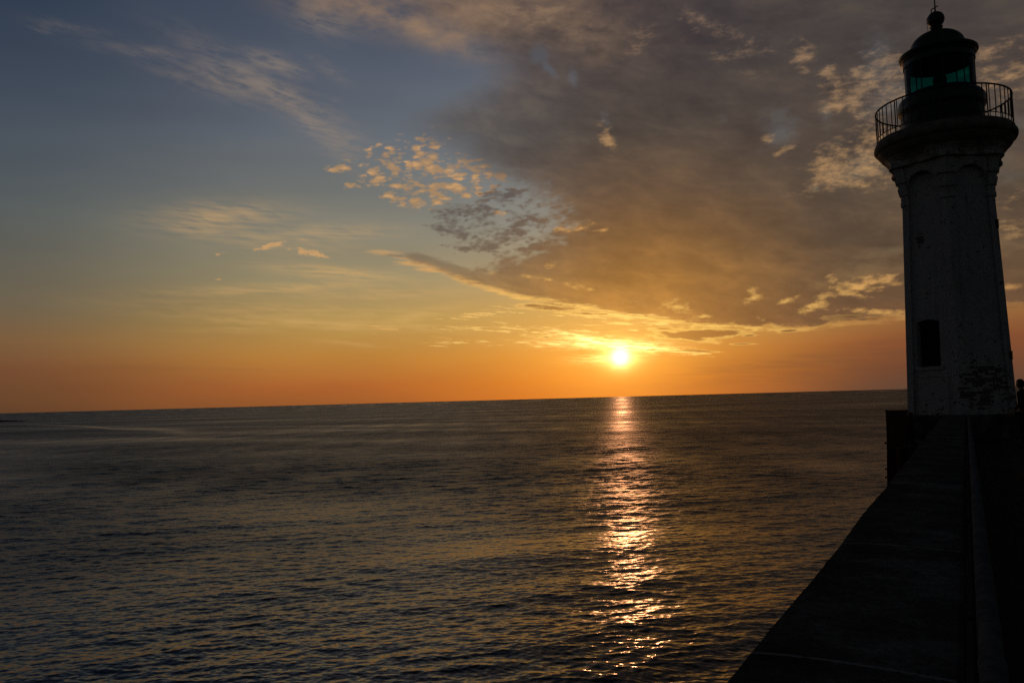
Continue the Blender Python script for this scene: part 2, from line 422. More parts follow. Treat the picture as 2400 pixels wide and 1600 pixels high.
def principled(q, base, rough=0.6, metal=0.0, ior=1.45, normal=None, spec=None):
    n = q.new('ShaderNodeBsdfPrincipled')
    q.plug(n.inputs['Base Color'], (*base, 1) if isinstance(base, tuple) else base)
    q.plug(n.inputs['Roughness'], rough)
    n.inputs['Metallic'].default_value = metal
    n.inputs['IOR'].default_value = ior
    if spec is not None:
        n.inputs['Specular IOR Level'].default_value = spec
    if normal is not None:
        q.plug(n.inputs['Normal'], normal)
    return n.outputs[0]


def bump(q, h, dist=0.01, strength=1.0):
    n = q.new('ShaderNodeBump')
    q.plug(n.inputs['Height'], h)
    n.inputs['Distance'].default_value = dist
    n.inputs['Strength'].default_value = strength
    return V(q, n.outputs[0])


def coords(q, kind='Object'):
    return V(q, q.new('ShaderNodeTexCoord').outputs[kind])


def link(name, me, m, parent=None, smooth=False):
    o = bpy.data.objects.new(name, me)
    C.objects.link(o)
    for x in (m if isinstance(m, (list, tuple)) else [m]):
        me.materials.append(x)
    if smooth:
        me.polygons.foreach_set('use_smooth', [True] * len(me.polygons))
    if parent is not None:
        o.parent = parent
    return o


def from_bm(name, bm, m, parent=None, smooth=False, bevel=0.0):
    bmesh.ops.recalc_face_normals(bm, faces=bm.faces)
    me = bpy.data.meshes.new(name)
    bm.to_mesh(me)
    bm.free()
    o = link(name, me, m, parent, smooth)
    if bevel:
        b = o.modifiers.new('bevel', 'BEVEL')
        b.width = bevel
        b.segments = 2
        b.limit_method = 'ANGLE'
    return o


def thing(o, label, cat, group=None):
    o['label'] = label
    o['category'] = cat
    if group:
        o['group'] = group
    return o


def empty(name, loc, label, cat, group=None):
    o = bpy.data.objects.new(name, None)
    C.objects.link(o)
    o.location = loc
    o.empty_display_size = 0.2
    return thing(o, label, cat, group)


def box(bm, x0, x1, y0, y1, z0, z1, M=None, jig=0.0):
    vs = []
    for x in (x0, x1):
        for y in (y0, y1):
            for z in (z0, z1):
                p = Vector((x, y, z))
                if jig:
                    p += Vector((random.uniform(-jig, jig), random.uniform(-jig, jig), random.uniform(-jig, jig)))
                vs.append(bm.verts.new(M @ p if M else p))
    for f in ((0, 1, 3, 2), (4, 6, 7, 5), (0, 4, 5, 1), (2, 3, 7, 6), (0, 2, 6, 4), (1, 5, 7, 3)):
        bm.faces.new([vs[i] for i in f])
    return vs


def lathe(bm, prof, n=64, cap=True):
    rings = []
    for r, z in prof:
        if r < 1e-5:
            rings.append([bm.verts.new((0, 0, z))])
        else:
            rings.append([bm.verts.new((r * math.cos(2 * math.pi * i / n), r * math.sin(2 * math.pi * i / n), z)) for i in range(n)])
    for a, b in zip(rings, rings[1:]):
        for i in range(n):
            j = (i + 1) % n
            if len(a) == 1 and len(b) == 1:
                continue
            if len(a) == 1:
                bm.faces.new((a[0], b[i], b[j]))
            elif len(b) == 1:
                bm.faces.new((a[i], a[j], b[0]))
            else:
                bm.faces.new((a[i], a[j], b[j], b[i]))


def tube(bm, pts, r, n=10, closed=False):
    pts = [Vector(p) for p in pts]
    rings = []
    m = len(pts)
    for k, p in enumerate(pts):
        if closed:
            t = pts[(k + 1) % m] - pts[k - 1]
        else:
            t = pts[min(k + 1, m - 1)] - pts[max(k - 1, 0)]
        t.normalize()
        u = t.cross(Vector((0, 0, 1)))
        if u.length < 1e-3:
            u = t.cross(Vector((1, 0, 0)))
        u.normalize()
        w = t.cross(u)
        rr = r[k] if isinstance(r, (list, tuple)) else r
        rings.append([bm.verts.new(p + (u * math.cos(2 * math.pi * i / n) + w * math.sin(2 * math.pi * i / n)) * rr) for i in range(n)])
    for k in range(m if closed else m - 1):
        a, b = rings[k], rings[(k + 1) % m]
        for i in range(n):
            j = (i + 1) % n
            bm.faces.new((a[i], a[j], b[j], b[i]))
    if not closed:
        bm.faces.new(rings[0][::-1])
        bm.faces.new(rings[-1])


# ------------------------------------------------------------------ the sea
def build_sea():
    H = CAM_Z
    th_f = np.radians(np.linspace(-41, 41, 1250))
    th_c = np.radians(np.linspace(46, 314, 54))
    th = np.concatenate([th_f, th_c])
    dep = np.linspace(math.atan(H / 24.0), math.atan(H / 3000.0), 1500)
    r_main = H / np.tan(dep)
    r_in = np.array([1.0, 4.0, 8.0, 12.0, 15.0, 18.0, 21.0, 23.2])
    r_out = np.array([3200, 4200, 6000, 9000, 15000, 30000, 70000.])
    r = np.concatenate([r_in, r_main, r_out])
    NR, NT = len(r), len(th)
    dr = np.gradient(r)
    dth = np.full(NT, th_f[1] - th_f[0])
    dth[1250:] = math.radians(5)
    R, T = np.meshgrid(r, th, indexing='ij')
    X = (R * np.sin(T)).ravel()
    Y = (R * np.cos(T)).ravel()
    sr = np.repeat(dr, NT)
    st = (r[:, None] * dth[None, :]).ravel()
    su, cu = np.sin(T).ravel(), np.cos(T).ravel()
    N = X.size
    n = 84
    lam = np.exp(np.linspace(math.log(0.24), math.log(22.0), n))
    lam *= np.exp(rng.normal(0, 0.03, n))
    beta = math.radians(19)
    main = math.atan2(math.cos(beta), -math.sin(beta))          # heading of the waves' normal
    spread = np.where(lam > 5, 13, np.where(lam > 1.2, 20, 34))
    ang = main + np.radians(rng.normal(0, 1, n) * spread)
    cross = rng.random(n) < 0.22
    ang = np.where(cross & (lam < 4), main + np.radians(-48 + rng.normal(0, 14, n)), ang)
    slope = 0.175 * np.sqrt(2.0 / n) * np.where(lam > 1.2, (1.2 / lam) ** 0.68, 1.0)
    ph = rng.random(n) * 2 * math.pi
    X0, Y0 = X.astype(np.float32), Y.astype(np.float32)
    # wind patches: where the breeze touches, the short waves stand higher
    patch = np.zeros(N, np.float32)
    for L, w in ((260, .5), (120, .5), (61, .45), (33, .4), (17, .3)):
        for _ in range(2):
            a = main + rng.normal(0, 0.6)
            patch += np.float32(w) * np.sin(X0 * np.float32(math.cos(a) * 2 * math.pi / L) + Y0 * np.float32(math.sin(a) * 2 * math.pi / L) + np.float32(rng.random() * 6.28))
    patch = np.clip(1.0 + 0.20 * patch, 0.45, 1.5)
    # a smooth slick drawn out over the water far left
    sp = [azel(*q) for q in ((60, 995), (190, 998), (260, 1004), (360, 1005), (440, 1011))]
    sa = np.radians([q[0] for q in sp])
    srr = np.array([H / math.tan(math.radians(-q[1])) for q in sp])
    Ts = T.ravel()
    Rs = R.ravel()
    rc = np.interp(Ts, sa, srr)
    wid = np.interp(Ts, sa, [22, 26, 30, 42, 66])
    slick = np.exp(-((Rs - rc) / wid) ** 2) * (1 / (1 + np.exp((np.degrees(Ts) - np.degrees(sa[-1])) * 1.6))) * (1 / (1 + np.exp((np.degrees(sa[0]) - np.degrees(Ts)) * 3)))
    dpp = np.degrees(np.arctan2(H, Rs))
    calm = 0.75 * np.exp(-((np.degrees(Ts) + 33) / 4.5) ** 2) * np.exp(-((dpp - 3.1) / 1.1) ** 2)
    slick = np.maximum(slick, calm)
    Z = np.zeros(N, np.float32)
    DX = np.zeros(N, np.float32)
    DY = np.zeros(N, np.float32)
    lost = np.full(N, 0.0, np.float32)
    short_damp = (1 - 0.6 * slick).astype(np.float32)
    for i in range(n):
        k = 2 * math.pi / lam[i]
        kx, ky = k * math.cos(ang[i]), k * math.sin(ang[i])
        krad = np.abs(kx * su + ky * cu) * sr
        ktan = np.abs(kx * cu - ky * su) * st
        res = np.clip((1.9 - np.maximum(krad, ktan)) / 1.2, 0, 1).astype(np.float32)
        a = np.float32(slope[i] / k)
        amp = a * res
        if lam[i] < 8:
            amp = amp * patch * short_damp
            pv = patch * patch * short_damp
        else:
            pv = 1.0
        p = X0 * np.float32(kx) + Y0 * np.float32(ky) + np.float32(ph[i])
        s, c = np.sin(p), np.cos(p)
        Z += amp * s
        DX += amp * c * np.float32(math.cos(ang[i]))
        DY += amp * c * np.float32(math.sin(ang[i]))
        lost += np.float32(slope[i] ** 2 / 2) * (1 - res * res) * pv
    Xf = X + 1.1 * DX
    Yf = Y + 1.1 * DY
    co_ = np.stack([Xf, Yf, Z], 1).astype(np.float32)
    i0 = (np.arange(NR - 1)[:, None] * NT + np.arange(NT)[None, :])
    i1 = (np.arange(NR - 1)[:, None] * NT + (np.arange(NT)[None, :] + 1) % NT)
    quads = np.stack([i0, i1, i1 + NT, i0 + NT], -1).reshape(-1, 4)[:, ::-1]
    me = bpy.data.meshes.new('sea')
    me.vertices.add(N)
    me.vertices.foreach_set('co', co_.ravel())
    nf = len(quads)
    me.loops.add(nf * 4)
    me.loops.foreach_set('vertex_index', quads.astype(np.int32).ravel())
    me.polygons.add(nf)
    me.polygons.foreach_set('loop_start', (np.arange(nf) * 4).astype(np.int32))
    me.update(calc_edges=True)
    me.polygons.foreach_set('use_smooth', np.ones(nf, bool))
    at = me.attributes.new('chop', 'FLOAT', 'POINT')            # variance of the slopes too small for the mesh to carry
    at.data.foreach_set('value', lost.astype(np.float32))
    at = me.attributes.new('slick', 'FLOAT', 'POINT')
    at.data.foreach_set('value', slick.astype(np.float32))

    def shader(q):
        a = q.new('ShaderNodeAttribute', attribute_name='chop')
        chop = V(q, a.outputs['Fac'])
        a2 = q.new('ShaderNodeAttribute', attribute_name='slick')
        slk = V(q, a2.outputs['Fac'])
        pos = V(q, q.new('ShaderNodeNewGeometry').outputs['Position'])
        nrm = V(q, q.new('ShaderNodeNewGeometry').outputs['Normal'])
        rot = q.new('ShaderNodeMapping')
        q.plug(rot.inputs['Vector'], pos)
        rot.inputs['Rotation'].default_value = (0, 0, -math.radians(14))
        rot.inputs['Scale'].default_value = (0.5, 1.0, 1.0)
        rv = V(q, rot.outputs[0])
        n1 = q.noise(rv, 5.0, 3, 0.6, color=True)
        n2 = q.noise(rv, 0.8, 1, 0.5, color=True)
        a_ = q.vmath('SUBTRACT', n1, (0.5, 0.5, 0.5))
        b_ = q.vmath('SUBTRACT', n2, (0.5, 0.5, 0.5))
        # the coarser ripple only where the mesh no longer holds it
        kb = q.smooth(chop, 0.002, 0.010) * 0.62
        ka = q.smooth(chop, 0.0, 0.008, 0.52, 0.85) * (1.0 - slk * 0.6)
        pert = q.vmath('ADD', q.vmath('SCALE', a_, ka), q.vmath('SCALE', b_, kb * (1.0 - slk * 0.75)))
        pert = q.vmath('MULTIPLY', pert, (1.0, 1.0, 0.0))
        nn = q.vmath('NORMALIZE', q.vmath('ADD', nrm, pert))
        alpha = q.math('SQRT', chop * 1.9 + 0.00015)
        rough = q.math('SQRT', alpha) * (1.0 - slk * 0.22)
        return principled(q, (0.009, 0.018, 0.015), rough, 0.0, 1.31, nn)

    o = link('sea', me, mat('sea_water', shader))
    o['kind'] = 'structure'
    return o


build_sea()

# ------------------------------------------------------------------ materials of the jetty and lighthouse
JOINTS = [2.78, 4.95, 8.2, 12.6, 17.5, 23.2]


def joint_mask(q, p, n):
    """mortar between the coping blocks, at their places along the wall"""
    x, y, _ = q.sep(p)
    y = y + (n - 0.5) * 0.03
    d = None
    for s in JOINTS:
        e = q.math('ABSOLUTE', y - s)
        d = e if d is None else d.min(e)
    return q.smooth(d, 0.016, 0.006) * q.smooth(q.noise(p, 9.0, 4, 0.6), 0.3, 0.45)


def matte(q, base, rough, normal):
    n = q.new('ShaderNodeBsdfDiffuse')
    q.plug(n.inputs['Color'], base)
    q.plug(n.inputs['Roughness'], rough)
    q.plug(n.inputs['Normal'], normal)
    return n.outputs[0]


def m_concrete(q):
    p = coords(q)
    n = q.noise(p, 2.4, 7, 0.68)
    f = q.noise(p, 26.0, 6, 0.7)
    pits = q.smooth(q.noise(p, 70.0, 2, 0.5), 0.36, 0.30)
    col = q.ramp(n * 0.65 + f * 0.35, [(0.36, (0.052, 0.047, 0.042)), (0.5, (0.100, 0.094, 0.088)), (0.62, (0.210, 0.208, 0.208))], 'LINEAR')
    lich = q.smooth(q.noise(p, 5.0, 6, 0.7), 0.60, 0.72)
    col = q.mix(lich * 0.45, col, (0.075, 0.077, 0.082))
    col = q.mix(joint_mask(q, p, n) * 0.85, col, (0.30, 0.30, 0.31))
    return matte(q, q.mix(pits, col, (0.015, 0.014, 0.013)), 0.8, bump(q, f * 0.6 + n * 1.0 - pits * 0.5, 0.012))


def m_tarmac(q):
    p = coords(q)
    f = q.noise(p, 60.0, 4, 0.6)
    n = q.noise(p, 0.9, 4, 0.6)
    return principled(q, q.ramp(n * 0.5 + f * 0.5, [(0.3, (0.014, 0.014, 0.014)), (0.7, (0.040, 0.039, 0.038))]), 0.9, normal=bump(q, f, 0.006), spec=0.1)


def m_seawall(q):
    p = coords(q)
    z = q.sep(p)[2]
    n = q.noise(p, 2.5, 6, 0.6)
    weed = q.smooth(z + (n - 0.5) * 1.6, 3.2, 1.6)
    col = q.ramp(n, [(0.3, (0.022, 0.020, 0.018)), (0.7, (0.07, 0.065, 0.06))])
    return principled(q, q.mix(weed, col, (0.010, 0.014, 0.008)), 0.8, normal=bump(q, n, 0.03), spec=0.2)


def m_galv(q):
    p = coords(q)
    n = q.noise(p, 9, 6, 0.65)
    rust = q.smooth(q.noise(p, 5.0, 5, 0.7), 0.55, 0.68)
    c = q.ramp(n, [(0.35, (0.085, 0.090, 0.100)), (0.65, (0.150, 0.158, 0.175))])
    return matte(q, q.mix(rust * 0.8, c, (0.075, 0.050, 0.038)), 0.6, bump(q, n + rust, 0.003))


def paint_white(q):
    """limewashed brick: courses show faintly, the wash has flaked off in patches"""
    uv = V(q, q.new('ShaderNodeUVMap').outputs[0])
    p = coords(q)
    u, v, _ = q.sep(uv)
    br = q.new('ShaderNodeTexBrick')
    q.plug(br.inputs['Vector'], uv)
    br.inputs['Scale'].default_value = 1.0
    br.inputs['Brick Width'].default_value = 0.22
    br.inputs['Row Height'].default_value = 0.072
    br.inputs['Mortar Size'].default_value = 0.009
    br.inputs['Mortar Smooth'].default_value = 0.2
    for nme, c in (('Color1', (0.13, 0.10, 0.09, 1)), ('Color2', (0.07, 0.055, 0.05, 1)), ('Mortar', (0.32, 0.30, 0.29, 1))):
        br.inputs[nme].default_value = c
    bcol = V(q, br.outputs['Color'])
    bf = V(q, br.outputs['Fac'])
    row_ = q.math('FLOOR', v * (1 / 0.072))
    cellv = q.vec(q.math('FLOOR', u * (1 / 0.22) + row_ * 0.5), row_, 0.0)
    wn_ = q.new('ShaderNodeTexWhiteNoise', noise_dimensions='3D')
    q.plug(wn_.inputs['Vector'], cellv)
    rnd = V(q, wn_.outputs['Value'])
    big = q.noise(p, 0.9, 4, 0.6)
    mid = q.noise(p, 5.0, 5, 0.65)
    sml = q.noise(p, 16.0, 4, 0.6)
    # worn region: face 2 low down (u is offset by ten metres for each face), the foot of every face, and scattered flakes
    du_ = u - 10.0
    worn = q.math('EXPONENT', (du_ * du_ * 1.9 + (v - 0.12) * (v - 0.12) * 2.2) * -1.0)
    du2 = u - 99.73
    worn2 = q.math('EXPONENT', (du2 * du2 * 26 + (v - 4.85) * (v - 4.85) * 14) * -1.0)
    foot = q.smooth(v, 0.9, -0.9) * 0.34
    edge = q.smooth(mid, 0.60, 0.75) * 0.25
    score = (worn * 0.46).max(worn2 * 0.46) + foot * 0.5 + edge + (mid - 0.5) * 0.75 + (sml - 0.5) * 0.55 + (rnd - 0.5) * (worn * 0.5 + 0.22) + (big - 0.5) * 0.25
    chips = q.smooth(q.noise(p, 9.0, 4, 0.65) + (big - 0.5) * 0.35, 0.63, 0.68)
    flake = q.smooth(score, 0.27, 0.33).max(chips)
    wash = q.ramp(big * 0.5 + mid * 0.3 + sml * 0.2, [(0.32, (0.33, 0.33, 0.35)), (0.5, (0.46, 0.46, 0.485)), (0.7, (0.56, 0.56, 0.575))])
    grime = q.smooth(q.noise(q.vmath('MULTIPLY', p, (5.0, 5.0, 0.5)), 1.0, 5, 0.6), 0.5, 0.72) * 0.35
    wash = q.mix(grime, wash, (0.16, 0.15, 0.14))
    wash = q.mix(bf * 0.12, wash, (0.25, 0.25, 0.25))
    col = q.mix(flake, wash, bcol)
    h = mid * 0.5 + sml * 0.3 - bf * 0.35 - flake * 0.5
    return principled(q, col, 0.85, normal=bump(q, h, 0.02, 0.8), spec=0.25)


def m_wash(q):
    p = coords(q)
    n = q.noise(p, 4.0, 6, 0.65)
    d = q.smooth(q.noise(p, 7.0, 5, 0.65), 0.56, 0.64)
    c = q.ramp(n, [(0.35, (0.20, 0.19, 0.18)), (0.6, (0.42, 0.42, 0.42))])
    return principled(q, q.mix(d * 0.7, c, (0.08, 0.07, 0.06)), 0.85, normal=bump(q, n, 0.02), spec=0.25)


def m_stone(q):
    p = coords(q)
    n = q.noise(p, 3.5, 6, 0.65)
    f = q.noise(p, 24, 4, 0.6)
    return principled(q, q.ramp(n * 0.65 + f * 0.35, [(0.34, (0.07, 0.06, 0.052)), (0.52, (0.19, 0.175, 0.16)), (0.7, (0.32, 0.31, 0.30))]), 0.85, normal=bump(q, n + f * 0.4, 0.03), spec=0.25)


def m_green(q):
    p = coords(q)
    n = q.noise(p, 6, 5, 0.6)
    return principled(q, q.ramp(n, [(0.35, (0.006, 0.018, 0.015)), (0.65, (0.012, 0.034, 0.028))]), q.lin(n, 0.3, 0.7, 0.35, 0.6), normal=bump(q, n, 0.004))


def m_iron(q):
    p = coords(q)
    n = q.noise(p, 18, 4, 0.6)
    return principled(q, q.ramp(n, [(0.4, (0.012, 0.012, 0.013)), (0.68, (0.05, 0.026, 0.016))]), 0.55, 0.2, normal=bump(q, n, 0.002))


def m_glass(q):
    p = coords(q)
    n = q.noise(p, 3.0, 3, 0.5)
    t = q.new('ShaderNodeBsdfTransparent')
    q.plug(t.inputs[0], q.ramp(n, [(0.3, (0.01, 0.38, 0.36)), (0.7, (0.02, 0.47, 0.45))]))
    gl = q.new('ShaderNodeBsdfGlossy')
    gl.inputs['Roughness'].default_value = 0.06
    fr = q.new('ShaderNodeFresnel')
    fr.inputs['IOR'].default_value = 1.18
    m = q.new('ShaderNodeMixShader')
    q.t.links.new(fr.outputs[0], m.inputs[0])
    q.t.links.new(t.outputs[0], m.inputs[1])
    q.t.links.new(gl.outputs[0], m.inputs[2])
    return m.outputs[0]


def m_wood(q):
    p = coords(q)
    s = q.vmath('MULTIPLY', p, (9.0, 9.0, 0.8))
    n = q.noise(s, 1.0, 6, 0.65, 0.3)
    z = q.sep(p)[2]
    weed = q.smooth(z + (n - 0.5) * 2.0, 3.4, 2.4)
    c = q.ramp(n, [(0.3, (0.05, 0.022, 0.015)), (0.6, (0.12, 0.055, 0.034)), (0.8, (0.20, 0.11, 0.07))])
    return principled(q, q.mix(weed, c, (0.05, 0.04, 0.022)), 0.85, normal=bump(q, n, 0.02), spec=0.2)


MAT = {n: mat(n, f) for n, f in dict(concrete=m_concrete, tarmac=m_tarmac, sea_wall=m_seawall, galvanised=m_galv, limewash=paint_white, worn_wash=m_wash,
                                    stone=m_stone, green_paint=m_green, iron=m_iron, teal_glass=m_glass, wet_wood=m_wood).items()}
def plain(name, c, r=0.8, s=0.3):
    def b(q):
        p = coords(q)
        n = q.noise(p, 25, 4, 0.6)
        return principled(q, q.ramp(n, [(0.3, tuple(x * 0.75 for x in c)), (0.7, tuple(x * 1.2 for x in c))]), r, normal=bump(q, n, 0.003), spec=s)
    return mat(name, b)

# ------------------------------------------------------------------ the jetty: frame along its parapet (w to the right, s along)
JAZ = math.radians(28.86)
JM = Matrix.Rotation(-JAZ, 4, 'Z')            # local x = right of the wall line, local y = along the wall
TOP, DECK = CAM_Z - 0.85, CAM_Z - 1.6


def jetty_obj(name, bm, m, **k):
    o = from_bm(name, bm, m, **k)
    o.matrix_world = JM
    return o


def prism(bm, prof, ys):
    """profile in x,z swept along y"""
    rows = [[bm.verts.new((x, y, z)) for x, z in prof] for y in ys]
    n = len(prof)
    for a, b in zip(rows, rows[1:]):
        for i in range(n):
            j = (i + 1) % n
            bm.faces.new((a[i], a[j], b[j], b[i]))
    bm.faces.new(rows[0][::-1])
    bm.faces.new(rows[-1])


# parapet wall, cambered top with worn arrises; blocks meet in mortar joints
def wall_top(x):
    t = (x + 0.685) / 0.63
    return TOP + 0.012 * (1 - (2 * t - 1) ** 2) - 0.012 * t

par = empty('parapet_wall', (0, 0, 0), 'broad weathered concrete wall running out along the jetty to the lighthouse', 'wall')
xs_top = [-0.685 + 0.012, -0.66] + [-0.6 + 0.06 * i for i in range(9)] + [-0.075, -0.057]
ys = np.linspace(-6, 29.75, 240)
bm = bmesh.new()
rows = []
for y in ys:
    row = []
    wob = 0.006 * math.sin(y * 1.7) + random.uniform(-0.003, 0.003)
    row.append((-0.90, 2.0)); row.append((-0.72, DECK + 0.1)); row.append((-0.687 + wob, TOP - 0.035))
    for x in xs_top:
        row.append((x + (wob if x < -0.6 else 0), wall_top(x) - (0.014 if x < -0.67 else 0) - (0.012 if x > -0.06 else 0)))
    row.append((-0.052, TOP - 0.045)); row.append((-0.052, DECK - 0.05)); row.append((-0.06, 2.0))
    rows.append([bm.verts.new((x, y, z)) for x, z in row])
n = len(rows[0])
for a, b in zip(rows, rows[1:]):
    for i in range(n):
        j = (i + 1) % n
        bm.faces.new((a[i], a[j], b[j], b[i]))
bm.faces.new(rows[0][::-1]); bm.faces.new(rows[-1])
o = jetty_obj('coping', bm, MAT['concrete'], parent=par, smooth=False)

# jetty body and walkway
bm = bmesh.new()
prism(bm, [(-0.895, -3), (-0.885, 2.02), (-0.06, DECK - 0.02), (4.6, DECK - 0.02), (4.9, -3)], [-14, 26.4])
o = jetty_obj('jetty_body', bm, MAT['sea_wall']); o['kind'] = 'structure'
bm = bmesh.new()
gx = np.linspace(-0.05, 4.62, 30); gy = np.linspace(-14, 35.6, 180)
gv = [[bm.verts.new((x, y, DECK + 0.008 * math.sin(x * 2.1 + y * 0.7) * math.sin(y * 0.45))) for x in gx] for y in gy]
for a, b in zip(gv, gv[1:]):
    for i in range(len(gx) - 1):
        bm.faces.new((a[i], a[i + 1], b[i + 1], b[i]))
o = jetty_obj('walkway', bm, MAT['tarmac']); o['kind'] = 'structure'
# pier head under the tower
bm = bmesh.new()
prism(bm, [(-2.05, -3), (-1.74, DECK - 0.09), (-1.70, DECK - 0.05), (4.66, DECK - 0.05), (4.95, -3)], [26.4, 30, 36])
o = jetty_obj('pier_head', bm, MAT['sea_wall']); o['kind'] = 'structure'

# handrail pipe on the inner side of the parapet
rail = empty('handrail', (0, 0, 0), 'grey round pipe handrail running along the inner edge of the concrete wall', 'handrail')
bm = bmesh.new()
RX, RZ, RR = 0.022, TOP + 0.0, 0.037
tube(bm, [(RX, y, RZ + 0.003 * math.sin(y * 0.9)) for y in np.linspace(-6, 27.5, 90)], RR, 24)
jetty_obj('pipe', bm, MAT['galvanised'], parent=rail, smooth=True)
for s, rr in ((2.92, .0405), (3.48, .0390), (4.96, .0390), (9.5, .041), (14.2, .042), (19.6, .042), (24.6, .042), (-1.0, .042)):
    bm = bmesh.new()
    tube(bm, [(RX, s - 0.035, RZ), (RX, s - 0.03, RZ), (RX, s + 0.03, RZ), (RX, s + 0.035, RZ)], [RR, rr, rr, RR], 24)
    jetty_obj('pipe_collar', bm, MAT['galvanised'], parent=rail, smooth=True)
for s in (-2.0, 1.2, 4.1, 7.0, 10.6, 13.4, 16.9, 20.2, 23.4, 26.6):
    bm = bmesh.new()
    tube(bm, [(RX, s, RZ - 0.03), (RX, s, RZ - 0.10), (-0.02, s, RZ - 0.14), (-0.058, s, RZ - 0.14)], 0.011, 8)
    box(bm, -0.060, -0.050, s - 0.04, s + 0.04, RZ - 0.19, RZ - 0.09)
    jetty_obj('bracket', bm, MAT['iron'], parent=rail)

# fender timbers standing in the sea beside the pier head
def pile(name, x, y, w, d, z1, lean, label, bolts=()):
    p = empty(name, (JM @ Vector((x, y, 0))), label, 'pile', 'fender timbers at the pier head')
    p.rotation_euler.z = -JAZ
    bm = bmesh.new()
    rows = []
    zs = np.linspace(-3, z1, 22)
    for z in zs:
        o_ = -lean * (z1 - z)
        a, b = w / 2, d / 2
        j = lambda: random.uniform(-0.008, 0.008)
        c = 0.03
        rows.append([bm.verts.new((px_ + o_ + j(), py_ + j(), z)) for px_, py_ in ((-a + c, -b), (a - c, -b), (a, -b + c), (a, b - c), (a - c, b), (-a + c, b), (-a, b - c), (-a, -b + c))])
    for r0, r1 in zip(rows, rows[1:]):
        for i in range(8):
            j2 = (i + 1) % 8
            bm.faces.new((r0[i], r0[j2], r1[j2], r1[i]))
    bm.faces.new(rows[0][::-1])
    top = [bm.verts.new(v.co + Vector((0, 0, 0.02))) for v in rows[-1]]
    for i in range(8):
        j2 = (i + 1) % 8
        bm.faces.new((rows[-1][i], rows[-1][j2], top[j2], top[i]))
    bm.faces.new(top)
    from_bm('timber', bm, MAT['wet_wood'], p)
    bm = bmesh.new()
    box(bm, -w / 2 - 0.025, w / 2 + 0.02, -d / 2 - 0.02, d / 2 + 0.02, z1 + 0.021, z1 + 0.055)
    if w > 0.3:
        from_bm('cap', bm, MAT['wet_wood'], p, bevel=0.008)
    else:
        bm.free()
    for z in bolts:
        bm = bmesh.new()
        o_ = -lean * (z1 - z)
        tube(bm, [(-w / 2 + o_ - 0.07, -0.1, z), (-w / 2 + o_ + 0.05, -0.1, z)], 0.018, 8)
        tube(bm, [(-w / 2 + o_ - 0.055, -0.1, z), (-w / 2 + o_ - 0.02, -0.1, z)], 0.034, 6)
        from_bm('bolt', bm, MAT['iron'], p)
    return p


pile('fender_pile', -1.92, 28.0, 0.58, 0.55, CAM_Z - 0.70, 0.035, 'tallest and broadest dark timber post, outermost beside the tower foot', (8.35, 7.55, 7.3, 6.85))
pile('fender_pile', -1.56, 28.4, 0.14, 0.3, CAM_Z - 0.74, 0.0, 'thin dark timber post squeezed between the broad post and the tower foot')
pile('fender_pile', -1.78, 26.2, 0.16, 0.3, CAM_Z - 1.72, 0.015, 'short sawn-off timber post lower than the others in front of the pier head')

# ------------------------------------------------------------------ the lighthouse
TR = 30.9
TAZ = math.radians(28.52)
LX, LY = TR * math.sin(TAZ), TR * math.cos(TAZ)
LH = empty('lighthouse', (LX, LY, 0), 'white hexagonal lighthouse with flaking paint and dark green lantern at the jetty end', 'lighthouse')
# local frame: hexagon corner towards the camera
def z_(h):
    return CAM_Z + h
A0 = math.atan2(-LY, -LX)            # direction from tower to camera, corner 0
COR = [A0 + i * math.pi / 3 for i in range(6)]
ZB, ZT = z_(-0.86), z_(7.55)
def Rh(z):
    h = z - CAM_Z
    t = min(1, max(0, (h + 0.86) / (6.3 + 0.86)))
    return 1.69 - 0.245 * t
def hexp(k, u, z, d=0.0):
    """point on face k (between corner k and k+1), u metres from its middle, z height, d proud of the wall"""
    R = Rh(z)
    ap = R * math.cos(math.pi / 6) + d
    am = COR[k] + math.pi / 6
    nx, ny = math.cos(am), math.sin(am)
    return Vector((nx * ap - ny * u, ny * ap + nx * u, z))
def half(z, d=0.0):
    return (Rh(z) * math.cos(math.pi / 6) + d) * math.tan(math.pi / 6)
def uv_face(bm, f, k):
    l = bm.loops.layers.uv.verify()
    am = COR[k % 6] + math.pi / 6
    for lp in f.loops:
        c = lp.vert.co
        lp[l].uv = (-math.sin(am) * c.x + math.cos(am) * c.y + (10.0 if k == 0 else 0.0) + 20 * k, c.z - CAM_Z)

